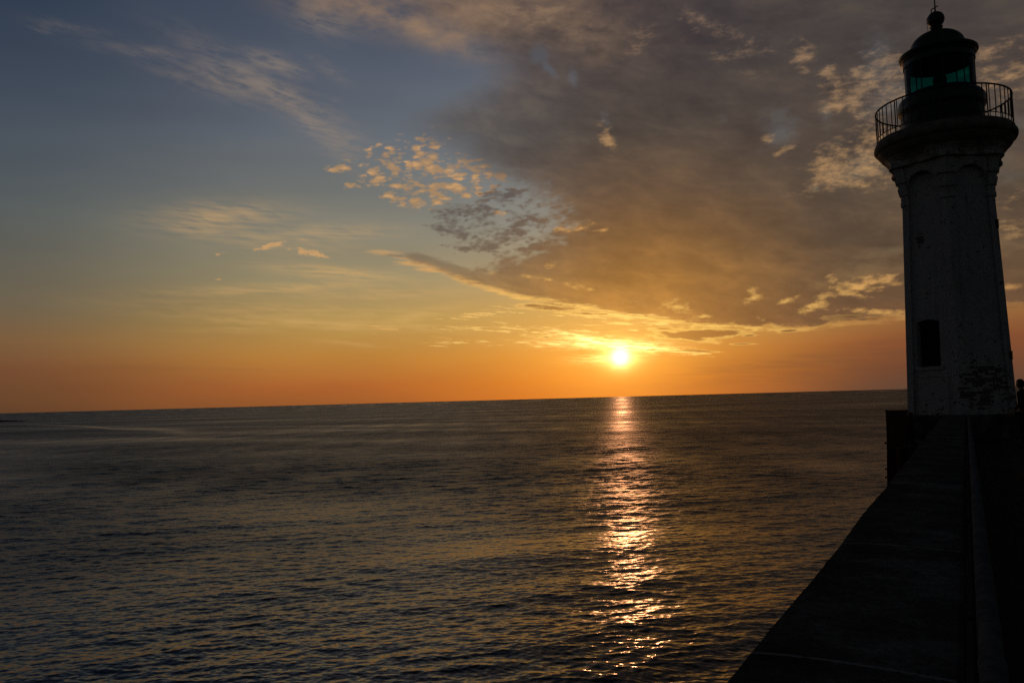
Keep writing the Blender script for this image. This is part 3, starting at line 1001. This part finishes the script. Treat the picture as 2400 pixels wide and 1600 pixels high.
# seen from the camera, face 5 lies left of corner 0 and face 0 right of it
WIN = (5, -0.13, 0.78, z_(0.70), z_(2.22))
bm = bmesh.new()
zs = [ZB, z_(0.70), z_(2.22), z_(4.2), z_(6.3), ZT]
for k in range(6):
    for a, b in zip(zs, zs[1:]):
        if k == WIN[0] and abs(a - WIN[3]) < 1e-6:
            # jambs either side of the window, arched head
            for s in (-1, 1):
                q = [hexp(k, s * half(a), a), hexp(k, WIN[1] + s * WIN[2] / 2, a), hexp(k, WIN[1] + s * WIN[2] / 2, b), hexp(k, s * half(b), b)]
                f = bm.faces.new([bm.verts.new(p) for p in q]); uv_face(bm, f, k)
            # reveals
            D = 0.30
            for s in (-1, 1):
                u = WIN[1] + s * WIN[2] / 2
                f = bm.faces.new([bm.verts.new(p) for p in (hexp(k, u, a), hexp(k, u, a, -D), hexp(k, u, b - .07, -D), hexp(k, u, b - .07))]); uv_face(bm, f, k)
            f = bm.faces.new([bm.verts.new(p) for p in (hexp(k, WIN[1] - WIN[2] / 2, a), hexp(k, WIN[1] + WIN[2] / 2, a), hexp(k, WIN[1] + WIN[2] / 2, a, -D), hexp(k, WIN[1] - WIN[2] / 2, a, -D))]); uv_face(bm, f, k)
            m_ = 8
            for i in range(m_):
                u0, u1 = (WIN[1] - WIN[2] / 2 + WIN[2] * t / m_ for t in (i, i + 1))
                hz = lambda u: b - 0.07 * (2 * (u - WIN[1]) / WIN[2]) ** 2
                f = bm.faces.new([bm.verts.new(p) for p in (hexp(k, u0, hz(u0)), hexp(k, u1, hz(u1)), hexp(k, u1, b), hexp(k, u0, b))]); uv_face(bm, f, k)
                f = bm.faces.new([bm.verts.new(p) for p in (hexp(k, u0, hz(u0)), hexp(k, u1, hz(u1)), hexp(k, u1, hz(u1), -D), hexp(k, u0, hz(u0), -D))]); uv_face(bm, f, k)
            continue
        f = bm.faces.new([bm.verts.new(p) for p in (hexp(k, -half(a), a), hexp(k, half(a), a), hexp(k, half(b), b), hexp(k, -half(b), b))]); uv_face(bm, f, k)
bmesh.ops.remove_doubles(bm, verts=bm.verts, dist=1e-4)
from_bm('tower_wall', bm, MAT['limewash'], LH)

# flare of the head: how far the pilasters and arches stand proud, by height
def proud(z):
    h = z - CAM_Z
    if h < 6.25:
        return 0.085
    return 0.085 + 0.24 * ((h - 6.25) / 1.3) ** 1.15
# corner pilasters with stepped consoles
PW = 0.17
for c in range(6):
    bm = bmesh.new()
    lv = [ZB, z_(1), z_(3), z_(5), z_(6.05), z_(6.08), z_(6.20), z_(6.23), z_(6.42), z_(6.44), z_(6.60), z_(6.62), z_(6.82), z_(6.84), z_(6.96), z_(6.98), z_(7.25), ZT]
    ex = [0, 0, 0, 0, 0, .045, .045, .01, .01, .05, .05, .02, .02, .07, .07, .03, .03, .03]
    rows = []
    for z, e in zip(lv, ex):
        d = proud(z) + e
        kl, kr = (c - 1) % 6, c
        pts = []
        R_in = -0.03
        pw = PW + e * 0.6
        # left face (c-1) near its right end, corner, right face near its left end
        hl = half(z)
        pts.append(hexp(kl, hl - pw, z, R_in))
        pts.append(hexp(kl, hl - pw, z, d))
        pts.append(hexp(kl, half(z, d), z, d))
        pts.append(hexp(kr, -(hl - pw), z, d))
        pts.append(hexp(kr, -(hl - pw), z, R_in))
        rows.append([bm.verts.new(p) for p in pts])
    for a, b in zip(rows, rows[1:]):
        for i in range(4):
            f = bm.faces.new((a[i], a[i + 1], b[i + 1], b[i])); uv_face(bm, f, ((c - 1) % 6) if i < 2 else c)
    bm.faces.new(rows[0])
    f = bm.faces.new(rows[-1][::-1])
    from_bm('pilaster', bm, MAT['limewash'], LH)
# arches between pilasters
for k in range(6):
    bm = bmesh.new()
    m_ = 16
    cols = []
    hw = half(z_(6.9)) - PW - 0.03
    zs0 = z_(6.58)
    for i in range(m_ + 1):
        u = -hw + 2 * hw * i / m_
        za = zs0 + math.sqrt(max(0, hw * hw - u * u)) * 1.0
        za = min(za, z_(7.32))
        ups = [za + (ZT - za) * t for t in (0, 0.33, 0.66, 1)]
        outer = [bm.verts.new(hexp(k, u, z, proud(z) - 0.008)) for z in ups]
        inner = bm.verts.new(hexp(k, u, za, -0.03))
        cols.append((outer, inner))
    for (a, ai), (b, bi) in zip(cols, cols[1:]):
        for j in range(3):
            f = bm.faces.new((a[j], b[j], b[j + 1], a[j + 1])); uv_face(bm, f, k)
        f = bm.faces.new((a[0], ai, bi, b[0])); uv_face(bm, f, k)
    from_bm('blind_arch', bm, MAT['limewash'], LH)

# window shutter, its frame, sill
k, u0, w, za, zb = WIN
win = bpy.data.meshes.new('window')
bm = bmesh.new()
for s in (-1, 1):
    us = (u0 + s * (w / 2 - 0.005), u0 + s * (w / 2 - 0.055))
    vs = [hexp(k, u, z, d) for u in us for z in (za + 0.005, zb - 0.075) for d in (-0.28, -0.20)]
    vv = [bm.verts.new(p) for p in vs]
    for f in ((0, 1, 3, 2), (4, 6, 7, 5), (0, 4, 5, 1), (2, 3, 7, 6), (0, 2, 6, 4), (1, 5, 7, 3)):
        bm.faces.new([vv[i] for i in f])
fr = from_bm('window', bm, MAT['green_paint'], LH)
bm = bmesh.new()
vv = [bm.verts.new(hexp(k, u, z, -0.262)) for u, z in ((u0 - w / 2, za), (u0 + w / 2, za), (u0 + w / 2, zb), (u0 - w / 2, zb))]
bm.faces.new(vv)
for i in range(14):
    z0 = za + 0.05 + i * (zb - za - 0.12) / 14
    for sgn in (-1, 1):
        c0 = u0 + sgn * 0.18
        ps = [hexp(k, c0 + a * 0.155, z0 + dz_, d) for a in (-1, 1) for dz_, d in ((0, -0.232), (0.075, -0.255), (0.06, -0.26))]
        v6 = [bm.verts.new(p) for p in ps]
        bm.faces.new((v6[0], v6[3], v6[4], v6[1])); bm.faces.new((v6[0], v6[2], v6[5], v6[3])); bm.faces.new((v6[1], v6[4], v6[5], v6[2]))
vv = [bm.verts.new(hexp(k, u, z, d)) for u in (u0 - 0.018, u0 + 0.018) for z in (za, zb - 0.02) for d in (-0.262, -0.222)]
for f in ((0, 1, 3, 2), (4, 6, 7, 5), (0, 4, 5, 1), (2, 3, 7, 6), (0, 2, 6, 4), (1, 5, 7, 3)):
    bm.faces.new([vv[i] for i in f])
from_bm('shutter', bm, plain('shutter_paint', (0.010, 0.016, 0.012)), fr)
def face_block(bm, k, u_a, u_b, z_a, z_b, d_a, d_b):
    vv = [bm.verts.new(hexp(k, u, z, d)) for u in (u_a, u_b) for z in (z_a, z_b) for d in (d_a, d_b)]
    for f in ((0, 1, 3, 2), (4, 6, 7, 5), (0, 4, 5, 1), (2, 3, 7, 6), (0, 2, 6, 4), (1, 5, 7, 3)):
        fc = bm.faces.new([vv[i] for i in f]); uv_face(bm, fc, k)
bm = bmesh.new()
face_block(bm, k, u0 - w / 2 - 0.10, u0 + w / 2 + 0.10, za - 0.11, za - 0.003, -0.02, 0.05)
from_bm('sill', bm, MAT['limewash'], fr)
bm = bmesh.new()
for q in ((u0 - 0.52, u0 + 0.62, z_(0.36), z_(0.40)), (u0 - 0.52, u0 - 0.48, z_(-0.84), z_(0.36)), (u0 + 0.58, u0 + 0.62, z_(-0.84), z_(0.36))):
    face_block(bm, k, q[0], q[1], q[2], q[3], -0.02, 0.022)
from_bm('panel_moulding', bm, MAT['limewash'], LH)
# small iron boxes fixed to the right-hand corner
for h, s_ in ((5.15, 0.13), (0.95, 0.12)):
    bm = bmesh.new()
    z0 = z_(h)
    a = COR[1]
    R = (Rh(z0) * math.cos(math.pi / 6) + 0.055) / math.cos(math.pi / 6)
    Mx = Matrix.Rotation(a, 4, 'Z') @ Matrix.Translation((R - 0.07, 0, z0))
    box(bm, 0, 0.10, -0.07, 0.07, -s_, s_, Mx)
    box(bm, 0.0, 0.115, -0.08, 0.08, s_ + 0.002, s_ + 0.025, Mx)
    from_bm('junction_box', bm, MAT['iron'], LH, bevel=0.01)

# plinth
bm = bmesh.new()
rows = []
for Rr, z in ((1.86, DECK - 2.0), (1.86, z_(-1.0)), (1.84, z_(-0.90)), (1.80, z_(-0.865)), (1.2, z_(-0.86))):
    rows.append([bm.verts.new((Rr * math.cos(a), Rr * math.sin(a), z)) for a in COR])
for a, b in zip(rows, rows[1:]):
    for i in range(6):
        bm.faces.new((a[i], a[(i + 1) % 6], b[(i + 1) % 6], b[i]))
bm.faces.new(rows[-1])
from_bm('plinth', bm, MAT['concrete'], LH)

# gallery: moulded ring growing out of the consoles, then the slab
def ring_part(name, prof, m):
    bm = bmesh.new()
    lathe(bm, prof, 120)
    for v in bm.verts:
        r_ = math.hypot(v.co.x, v.co.y)
        if r_ > 1.6:
            a = math.atan2(v.co.y, v.co.x)
            k_ = 1 + 0.14 / r_ * math.cos(6 * (a - A0)) * max(0, min(1, (z_(7.85) - v.co.z) / 0.4))
            k_ *= 1 + 0.0025 * math.sin(a * 17)
            v.co.x *= k_ + random.uniform(-.001, .001)
            v.co.y *= k_ + random.uniform(-.001, .001)
    return from_bm(name, bm, m, LH)
ring_part('corbel_ring', [(0, z_(7.34)), (1.35, z_(7.34)), (1.70, z_(7.345)), (1.73, z_(7.37)), (1.73, z_(7.44)), (1.70, z_(7.47)), (1.71, z_(7.58)), (1.77, z_(7.66)), (1.86, z_(7.75)), (1.3, z_(7.751)), (0, z_(7.751))], MAT['worn_wash'])
ring_part('gallery', [(0, z_(7.753)), (1.3, z_(7.753)), (1.85, z_(7.753)), (1.96, z_(7.87)), (2.03, z_(7.97)), (2.06, z_(8.04)), (2.12, z_(8.08)), (2.155, z_(8.14)), (2.16, z_(8.21)), (2.14, z_(8.30)), (2.09, z_(8.36)), (2.08, z_(8.43)), (2.05, z_(8.46)), (1.2, z_(8.49)), (0, z_(8.49))], MAT['stone'])

# railing
RG = 2.045
bm = bmesh.new()
tube(bm, [(RG * math.cos(2 * math.pi * i / 96), RG * math.sin(2 * math.pi * i / 96), z_(9.50)) for i in range(96)], 0.029, 8, closed=True)
rl = from_bm('railing', bm, MAT['iron'], LH, smooth=True)
bm = bmesh.new()
tube(bm, [(RG * math.cos(2 * math.pi * i / 96), RG * math.sin(2 * math.pi * i / 96), z_(8.60)) for i in range(96)], 0.016, 8, closed=True)
from_bm('bottom_rail', bm, MAT['iron'], rl, smooth=True)
bm = bmesh.new()
tube(bm, [(0, 0, 8.60 - 9.50 + 0.0), (0, 0, 0)], 0.0155, 8)
b0 = None
NB = 54
for i in range(NB):
    a = 2 * math.pi * (i + 0.35) / NB
    if b0 is None:
        b0 = from_bm('baluster', bm, MAT['iron'], rl)
        o = b0
    else:
        o = b0.copy(); C.objects.link(o); o.parent = rl
    o.location = (RG * math.cos(a), RG * math.sin(a), z_(9.50))
bm = bmesh.new()
tube(bm, [(0, 0, -1.05), (0, 0, 0)], 0.019, 8)
p0 = from_bm('post', bm, MAT['iron'], rl)
for i in range(9):
    a = 2 * math.pi * i / 9
    o = p0 if i == 0 else p0.copy()
    if i:
        C.objects.link(o); o.parent = rl
    o.location = (RG * math.cos(a), RG * math.sin(a), z_(9.50))

# lantern: murette, glazing, frieze, dome, ball, vane
bm = bmesh.new()
lathe(bm, [(1.0, z_(8.48)), (1.285, z_(8.48)), (1.285, z_(8.56)), (1.265, z_(8.60)), (1.265, z_(9.22)), (1.30, z_(9.30)), (1.335, z_(9.38)), (1.335, z_(9.60)), (1.31, z_(9.70)), (1.25, z_(9.79)), (1.17, z_(9.85)), (1.10, z_(9.87)), (1.09, z_(9.93)), (1.05, z_(9.93)), (1.0, z_(9.80)), (0.0, z_(9.80))], 72)
from_bm('lantern_base', bm, MAT['green_paint'], LH, smooth=False)
NG = 10
gzb, gzt = z_(9.93), z_(10.93)
gbm = bmesh.new()
lathe(gbm, [(1.072, gzb), (1.072, gzt)], 84)
gl = from_bm('glazing', gbm, MAT['teal_glass'], LH, smooth=True)
bm = bmesh.new()
Lm = gzt - gzb
box(bm, -0.014, 0.014, -0.014, 0.014, 0, Lm)
m0 = from_bm('mullion', bm, MAT['green_paint'], gl)
for i in range(NG):
    a = A0 + 0.11 + 2 * math.pi * i / NG
    o = m0 if i == 0 else m0.copy()
    if i:
        C.objects.link(o); o.parent = gl
    o.location = (1.072 * math.cos(a), 1.072 * math.sin(a), gzb)
    o.rotation_euler.z = a
bm = bmesh.new()
prof = [(1.04, gzt - 0.02), (1.10, gzt), (1.10, z_(11.10)), (1.13, z_(11.13)), (1.16, z_(11.20)), (1.195, z_(11.22)), (1.215, z_(11.27)), (1.205, z_(11.33)), (1.15, z_(11.37)), (1.0, z_(11.43)), (0.90, z_(11.49)), (0.845, z_(11.53))]
for i in range(0, 13):
    t = i / 12 * math.radians(78)
    prof.append((0.84 * math.cos(t) + 0.0, z_(11.55) + 0.56 * math.sin(t)))
prof += [(0.0, z_(12.10))]
lathe(bm, prof, 72)
lathe(bm, [(1.05, gzt - 0.02), (0.8, gzt + 0.25), (0.0, gzt + 0.5)], 48)
dome = from_bm('dome_roof', bm, MAT['green_paint'], LH, smooth=False)
bm = bmesh.new()
bp = [(0.0, z_(12.04)), (0.22, z_(12.06)), (0.24, z_(12.12)), (0.20, z_(12.16)), (0.165, z_(12.20)), (0.205, z_(12.235)), (0.205, z_(12.265)), (0.17, z_(12.29))]
for i in range(13):
    t = math.radians(-58) + i / 12 * math.radians(148)
    bp.append((0.275 * math.cos(t), z_(12.53) + 0.27 * math.sin(t)))
bp[-1] = (0.0, z_(12.80))
lathe(bm, bp, 36)
ball = from_bm('ventilator_ball', bm, MAT['green_paint'], dome, smooth=True)
bm = bmesh.new()
tube(bm, [(0, 0, z_(12.78)), (0, 0, z_(13.2)), (0, 0, z_(14.1))], [0.028, 0.02, 0.009], 8)
# short cross arm with its stay, seen left of the mast
lr = Vector((-math.sin(A0), math.cos(A0), 0))      # points to the right as seen from the camera
for p in ([lr * -0.12 + Vector((0, 0, z_(12.90))), lr * 0.09 + Vector((0, 0, z_(12.99)))], [lr * -0.12 + Vector((0, 0, z_(12.90))), lr * -0.12 + Vector((0, 0, z_(12.74)))]):
    tube(bm, p, 0.017, 6)
from_bm('lightning_rod', bm, MAT['iron'], dome)
bm = bmesh.new()
tube(bm, [lr * -0.12 + Vector((0, 0, z_(12.76))), lr * -0.27 + Vector((0, 0, z_(12.62))), lr * -0.275 + Vector((0, 0, z_(12.45))), lr * -0.25 + Vector((0, 0, z_(12.10)))], 0.009, 6)
from_bm('conductor_cable', bm, MAT['iron'], dome)
# optic inside
bm = bmesh.new()
lathe(bm, [(0.0, z_(9.80)), (0.20, z_(9.80)), (0.14, z_(9.84)), (0.12, z_(10.02)), (0.26, z_(10.05)), (0.28, z_(10.10)), (0.0, z_(10.10))], 32)
ped = from_bm('optic_pedestal', bm, MAT['iron'], LH, smooth=False)
bm = bmesh.new()
pf = [(0.0, z_(10.10))]
for i in range(17):
    t = i / 16
    pf.append((0.15 + 0.06 * math.sin(math.pi * t) + (0.014 if i % 2 else 0), z_(10.11 + 0.56 * t)))
pf.append((0, z_(10.70)))
lathe(bm, pf, 40)
from_bm('optic', bm, plain('optic_glass', (0.02, 0.05, 0.045), 0.15, 0.6), LH, smooth=False)

# ------------------------------------------------------------------ person beside the tower
def person(loc, face_az):
    skin = plain('skin', (0.28, 0.17, 0.12), 0.55)
    coat = plain('dark_jacket_cloth', (0.012, 0.012, 0.015), 0.9, 0.1)
    jean = plain('dark_trouser_cloth', (0.010, 0.011, 0.016), 0.9, 0.1)
    hairm = plain('brown_hair', (0.035, 0.018, 0.010), 0.6)
    shoe = plain('black_shoe', (0.01, 0.01, 0.01), 0.6)
    P = empty('person', loc, 'person in a dark jacket standing on the jetty just right of the lighthouse foot', 'person')
    P.rotation_euler.z = -face_az

    def skinned(name, verts, edges, m, root, parent=P, sub=2):
        me = bpy.data.meshes.new(name)
        me.from_pydata([v[0] for v in verts], edges, [])
        o = link(name, me, m, parent)
        sm = o.modifiers.new('skin', 'SKIN')
        sm.use_smooth_shade = True
        o.modifiers.new('sub', 'SUBSURF').levels = sub
        o.modifiers['sub'].render_levels = sub
        lay = me.skin_vertices[0].data if me.skin_vertices else None
        if lay is None:
            return o
        for i, v in enumerate(verts):
            r = v[1]
            lay[i].radius = r if isinstance(r, tuple) else (r, r)
            lay[i].use_root = (i == root)
        return o

    # +Y is the way the person faces; H = 1.75
    def body_skel(grow=0.0, only=None):
        pass
    # clothed body (one continuous surface: hips, legs, torso, arms, neck)
    vs = [((0, 0, 0.95), (0.155, 0.105)), ((0, 0.005, 1.12), (0.135, 0.09)), ((0, -0.005, 1.30), (0.155, 0.095)), ((0, -0.01, 1.42), (0.13, 0.08)), ((0, 0.0, 1.49), (0.056, 0.056)), ((0, 0.02, 1.56), (0.052, 0.055))]
    es = [(0, 1), (1, 2), (2, 3), (3, 4), (4, 5)]
    for s in (-1, 1):
        b = len(vs)
        vs += [((s * 0.10, 0, 0.86), (0.09, 0.09)), ((s * 0.11, 0.02, 0.50), (0.06, 0.062)), ((s * 0.115, -0.01, 0.32), (0.055, 0.058)), ((s * 0.12, -0.02, 0.10), (0.038, 0.042)), ((s * 0.12, -0.01, 0.05), (0.038, 0.045)), ((s * 0.135, 0.13, 0.035), (0.036, 0.024))]
        es += [(0, b), (b, b + 1), (b + 1, b + 2), (b + 2, b + 3), (b + 3, b + 4), (b + 4, b + 5)]
        b = len(vs)
        vs += [((s * 0.17, -0.01, 1.42), (0.058, 0.058)), ((s * 0.245, -0.03, 1.14), (0.043, 0.043)), ((s * 0.22, 0.13, 0.98), (0.031, 0.031)), ((s * 0.205, 0.18, 0.94), (0.024, 0.030))]
        es += [(3, b), (b, b + 1), (b + 1, b + 2), (b + 2, b + 3)]
    skinned('body', vs, es, skin, 0)
    # jacket a little larger
    vs = [((0, 0, 0.88), (0.175, 0.125)), ((0, 0.0, 1.00), (0.168, 0.118)), ((0, 0.005, 1.14), (0.152, 0.108)), ((0, -0.005, 1.30), (0.172, 0.112)), ((0, -0.01, 1.425), (0.145, 0.092)), ((0, 0.0, 1.495), (0.070, 0.070))]
    es = [(0, 1), (1, 2), (2, 3), (3, 4), (4, 5)]
    for s in (-1, 1):
        b = len(vs)
        vs += [((s * 0.175, -0.01, 1.42), (0.070, 0.070)), ((s * 0.252, -0.03, 1.14), (0.055, 0.055)), ((s * 0.225, 0.12, 0.99), (0.042, 0.042))]
        es += [(4, b), (b, b + 1), (b + 1, b + 2)]
    skinned('jacket', vs, es, coat, 0)
    vs = [((0, 0, 0.97), (0.162, 0.115))]
    es = []
    for s in (-1, 1):
        b = len(vs)
        vs += [((s * 0.10, 0, 0.84), (0.100, 0.100)), ((s * 0.112, 0.02, 0.50), (0.073, 0.075)), ((s * 0.118, -0.012, 0.30), (0.067, 0.07)), ((s * 0.12, -0.02, 0.09), (0.058, 0.062))]
        es += [(0, b), (b, b + 1), (b + 1, b + 2), (b + 2, b + 3)]
    skinned('trousers', vs, es, jean, 0)
    for s in (-1, 1):
        skinned('shoe', [((s * 0.12, -0.045, 0.045), (0.042, 0.040)), ((s * 0.125, 0.04, 0.045), (0.045, 0.038)), ((s * 0.135, 0.15, 0.033), (0.042, 0.028))], [(0, 1), (1, 2)], shoe, 0)
        # hand: palm, four fingers, thumb
        hb = Vector((s * 0.20, 0.20, 0.925))
        pv = [(tuple(hb), (0.022, 0.03)), (tuple(hb + Vector((-s * 0.008, 0.045, -0.045))), (0.020, 0.038))]
        pe = [(0, 1)]
        for i in range(4):
            b = len(pv)
            r0 = hb + Vector((-s * (0.008) , 0.055 + (1.5 - i) * 0.017, -0.05 - (1.5 - i) * 0.012))
            L = (0.075, 0.085, 0.08, 0.062)[i]
            d1 = Vector((-s * 0.2, 0.55, -0.75)).normalized()
            d2 = Vector((-s * 0.6, 0.2, -0.75)).normalized()
            pv += [(tuple(r0), 0.009), (tuple(r0 + d1 * L * 0.5), 0.0085), (tuple(r0 + d1 * L * 0.5 + d2 * L * 0.5), 0.007)]
            pe += [(1, b), (b, b + 1), (b + 1, b + 2)]
        b = len(pv)
        pv += [(tuple(hb + Vector((-s * 0.03, 0.02, -0.01))), 0.012), (tuple(hb + Vector((-s * 0.05, 0.045, -0.035))), 0.010), (tuple(hb + Vector((-s * 0.052, 0.07, -0.055))), 0.008)]
        pe += [(0, b), (b, b + 1), (b + 1, b + 2)]
        skinned('hand', pv, pe, skin, 0, sub=1)
    # head, turned slightly
    bm = bmesh.new()
    bmesh.ops.create_uvsphere(bm, u_segments=40, v_segments=28, radius=1.0)
    for v in bm.verts:
        x, y, z = v.co
        f = max(0.0, y)
        w = 0.075 * (1 - 0.24 * max(0, -z) ** 1.5)
        ny = y * (0.098 if y > 0 else 0.102) * (1 - (0.15 * max(0, -z) if y < 0 else -0.02))
        nz = z * 0.118
        nx = x * w
        if f > 0.5:
            # brow, eye hollows, nose, lips, chin
            zz, xx = nz, nx
            ny += 0.024 * math.exp(-(xx / 0.011) ** 2) * math.exp(-((zz + 0.018) / 0.020) ** 2) + 0.008 * math.exp(-(xx / 0.009) ** 2) * math.exp(-((zz - 0.004) / 0.02) ** 2)
            for s in (-1, 1):
                ny -= 0.010 * math.exp(-((xx - s * 0.030) / 0.014) ** 2) * math.exp(-((zz - 0.006) / 0.012) ** 2)
            ny += 0.006 * math.exp(-(xx / 0.022) ** 2) * math.exp(-((zz + 0.052) / 0.008) ** 2)
            ny += 0.008 * math.exp(-(xx / 0.020) ** 2) * math.exp(-((zz + 0.090) / 0.014) ** 2)
        v.co = (nx, ny, nz)
    hd = from_bm('head', bm, skin, P, smooth=True)
    hd.location = (0, 0.025, 1.64)
    hd.rotation_euler.z = math.radians(-18)
    for s in (-1, 1):
        bm = bmesh.new()
        bmesh.ops.create_uvsphere(bm, u_segments=14, v_segments=10, radius=1.0)
        for v in bm.verts:
            v.co = (s * 0.074 + v.co.x * 0.010 + s * max(0, -v.co.y) * 0.006, v.co.y * 0.018 - 0.004, v.co.z * 0.031 - 0.010)
        from_bm('ear', bm, skin, hd, smooth=True)
        bm = bmesh.new()
        bmesh.ops.create_uvsphere(bm, u_segments=14, v_segments=10, radius=0.012)
        for v in bm.verts:
            v.co += Vector((s * 0.030, 0.080, 0.006))
        from_bm('eye', bm, plain('eye_white', (0.5, 0.5, 0.48), 0.3), hd, smooth=True)
    bm = bmesh.new()
    bmesh.ops.create_uvsphere(bm, u_segments=56, v_segments=40, radius=1.0)
    kill = []
    for v in bm.verts:
        x, y, z = v.co
        if y > 0.25 and z < 0.42 + 0.2 * (1 - y):
            kill.append(v); continue
        if z < -0.55:
            kill.append(v); continue
        n_ = 0.004 * math.sin(x * 23 + y * 17) * math.sin(z * 15 + x * 9)
        v.co = (x * (0.086 + n_), y * (0.112 + n_) - 0.004, z * (0.132 + n_))
    bmesh.ops.delete(bm, geom=kill, context='VERTS')
    hr = from_bm('hair', bm, hairm, hd, smooth=True)
    so_ = hr.modifiers.new('thick', 'SOLIDIFY'); so_.thickness = 0.008; so_.offset = -1
    return P


pr = 25.0
pa = math.radians(31.74)
person((pr * math.sin(pa), pr * math.cos(pa), DECK + 0.006), math.radians(-43))

# ------------------------------------------------------------------ low reef far left, fishing boat on the horizon
bm = bmesh.new()
na, nr_ = 120, 14
gridv = []
for i in range(na):
    t = i / (na - 1)
    a = math.radians(-44 + t * (44 - 30.25))
    row = []
    for j in range(nr_):
        s = j / (nr_ - 1)
        rr = 1130 + (s - 0.5) * 80 * (0.35 + 0.65 * (1 - t)) + 6 * math.sin(i * 0.37)
        hgt = math.sin(math.pi * s) * (4.0 * (1 - t ** 6) ** 1.0) * (0.8 + 0.25 * math.sin(i * 0.9) * math.sin(j * 1.3 + i * 0.21)) - 0.35
        row.append(bm.verts.new((rr * math.sin(a), rr * math.cos(a), hgt + random.uniform(-0.12, 0.12))))
    gridv.append(row)
for a, b in zip(gridv, gridv[1:]):
    for j in range(nr_ - 1):
        bm.faces.new((a[j], a[j + 1], b[j + 1], b[j]))
o = from_bm('reef', bm, plain('wet_rock', (0.012, 0.011, 0.010), 0.9, 0.05)); o['kind'] = 'structure'

ba, br_ = math.radians(azel(1605, 924)[0]), 6500.0
boat = empty('fishing_boat', (br_ * math.sin(ba), br_ * math.cos(ba), 0.0), 'tiny dark boat on the horizon to the right of the sun', 'boat')
boat.rotation_euler.z = math.radians(-8)
hullm = plain('dark_hull_paint', (0.02, 0.02, 0.03), 0.6)
bm = bmesh.new()
secs = [(-9, 2.2, 2.3), (-6, 2.9, 2.2), (0, 3.0, 2.3), (5, 2.5, 2.9), (9, 0.9, 3.9), (10.2, 0.05, 4.3)]
rows = []
for x, w, hh in secs:
    rows.append([bm.verts.new(p) for p in ((x, -w, hh), (x, -w * 0.75, 0.6), (x * 0.95, -w * 0.2, -0.8), (x * 0.95, w * 0.2, -0.8), (x, w * 0.75, 0.6), (x, w, hh))])
for a, b in zip(rows, rows[1:]):
    for i in range(6):
        bm.faces.new((a[i], a[(i + 1) % 6], b[(i + 1) % 6], b[i]))
bm.faces.new(rows[0]); bm.faces.new(rows[-1][::-1])
from_bm('hull', bm, hullm, boat)
bm = bmesh.new()
box(bm, -1, 4.2, -1.7, 1.7, 2.3, 5.4); box(bm, -0.5, 3.4, -1.4, 1.4, 5.4, 7.0); box(bm, -0.8, 4.4, -1.8, 1.8, 7.0, 7.2)
from_bm('wheelhouse', bm, plain('boat_white', (0.3, 0.3, 0.3)), boat, bevel=0.05)
bm = bmesh.new()
tube(bm, [(1.5, 0, 7.2), (1.5, 0, 13.5)], 0.18, 8); tube(bm, [(-6.5, 0, 2.2), (-6.5, 0, 9.5)], 0.2, 8); tube(bm, [(-6.5, 0, 9.3), (1.5, 0, 12.5)], 0.06, 6)
from_bm('mast', bm, hullm, boat)
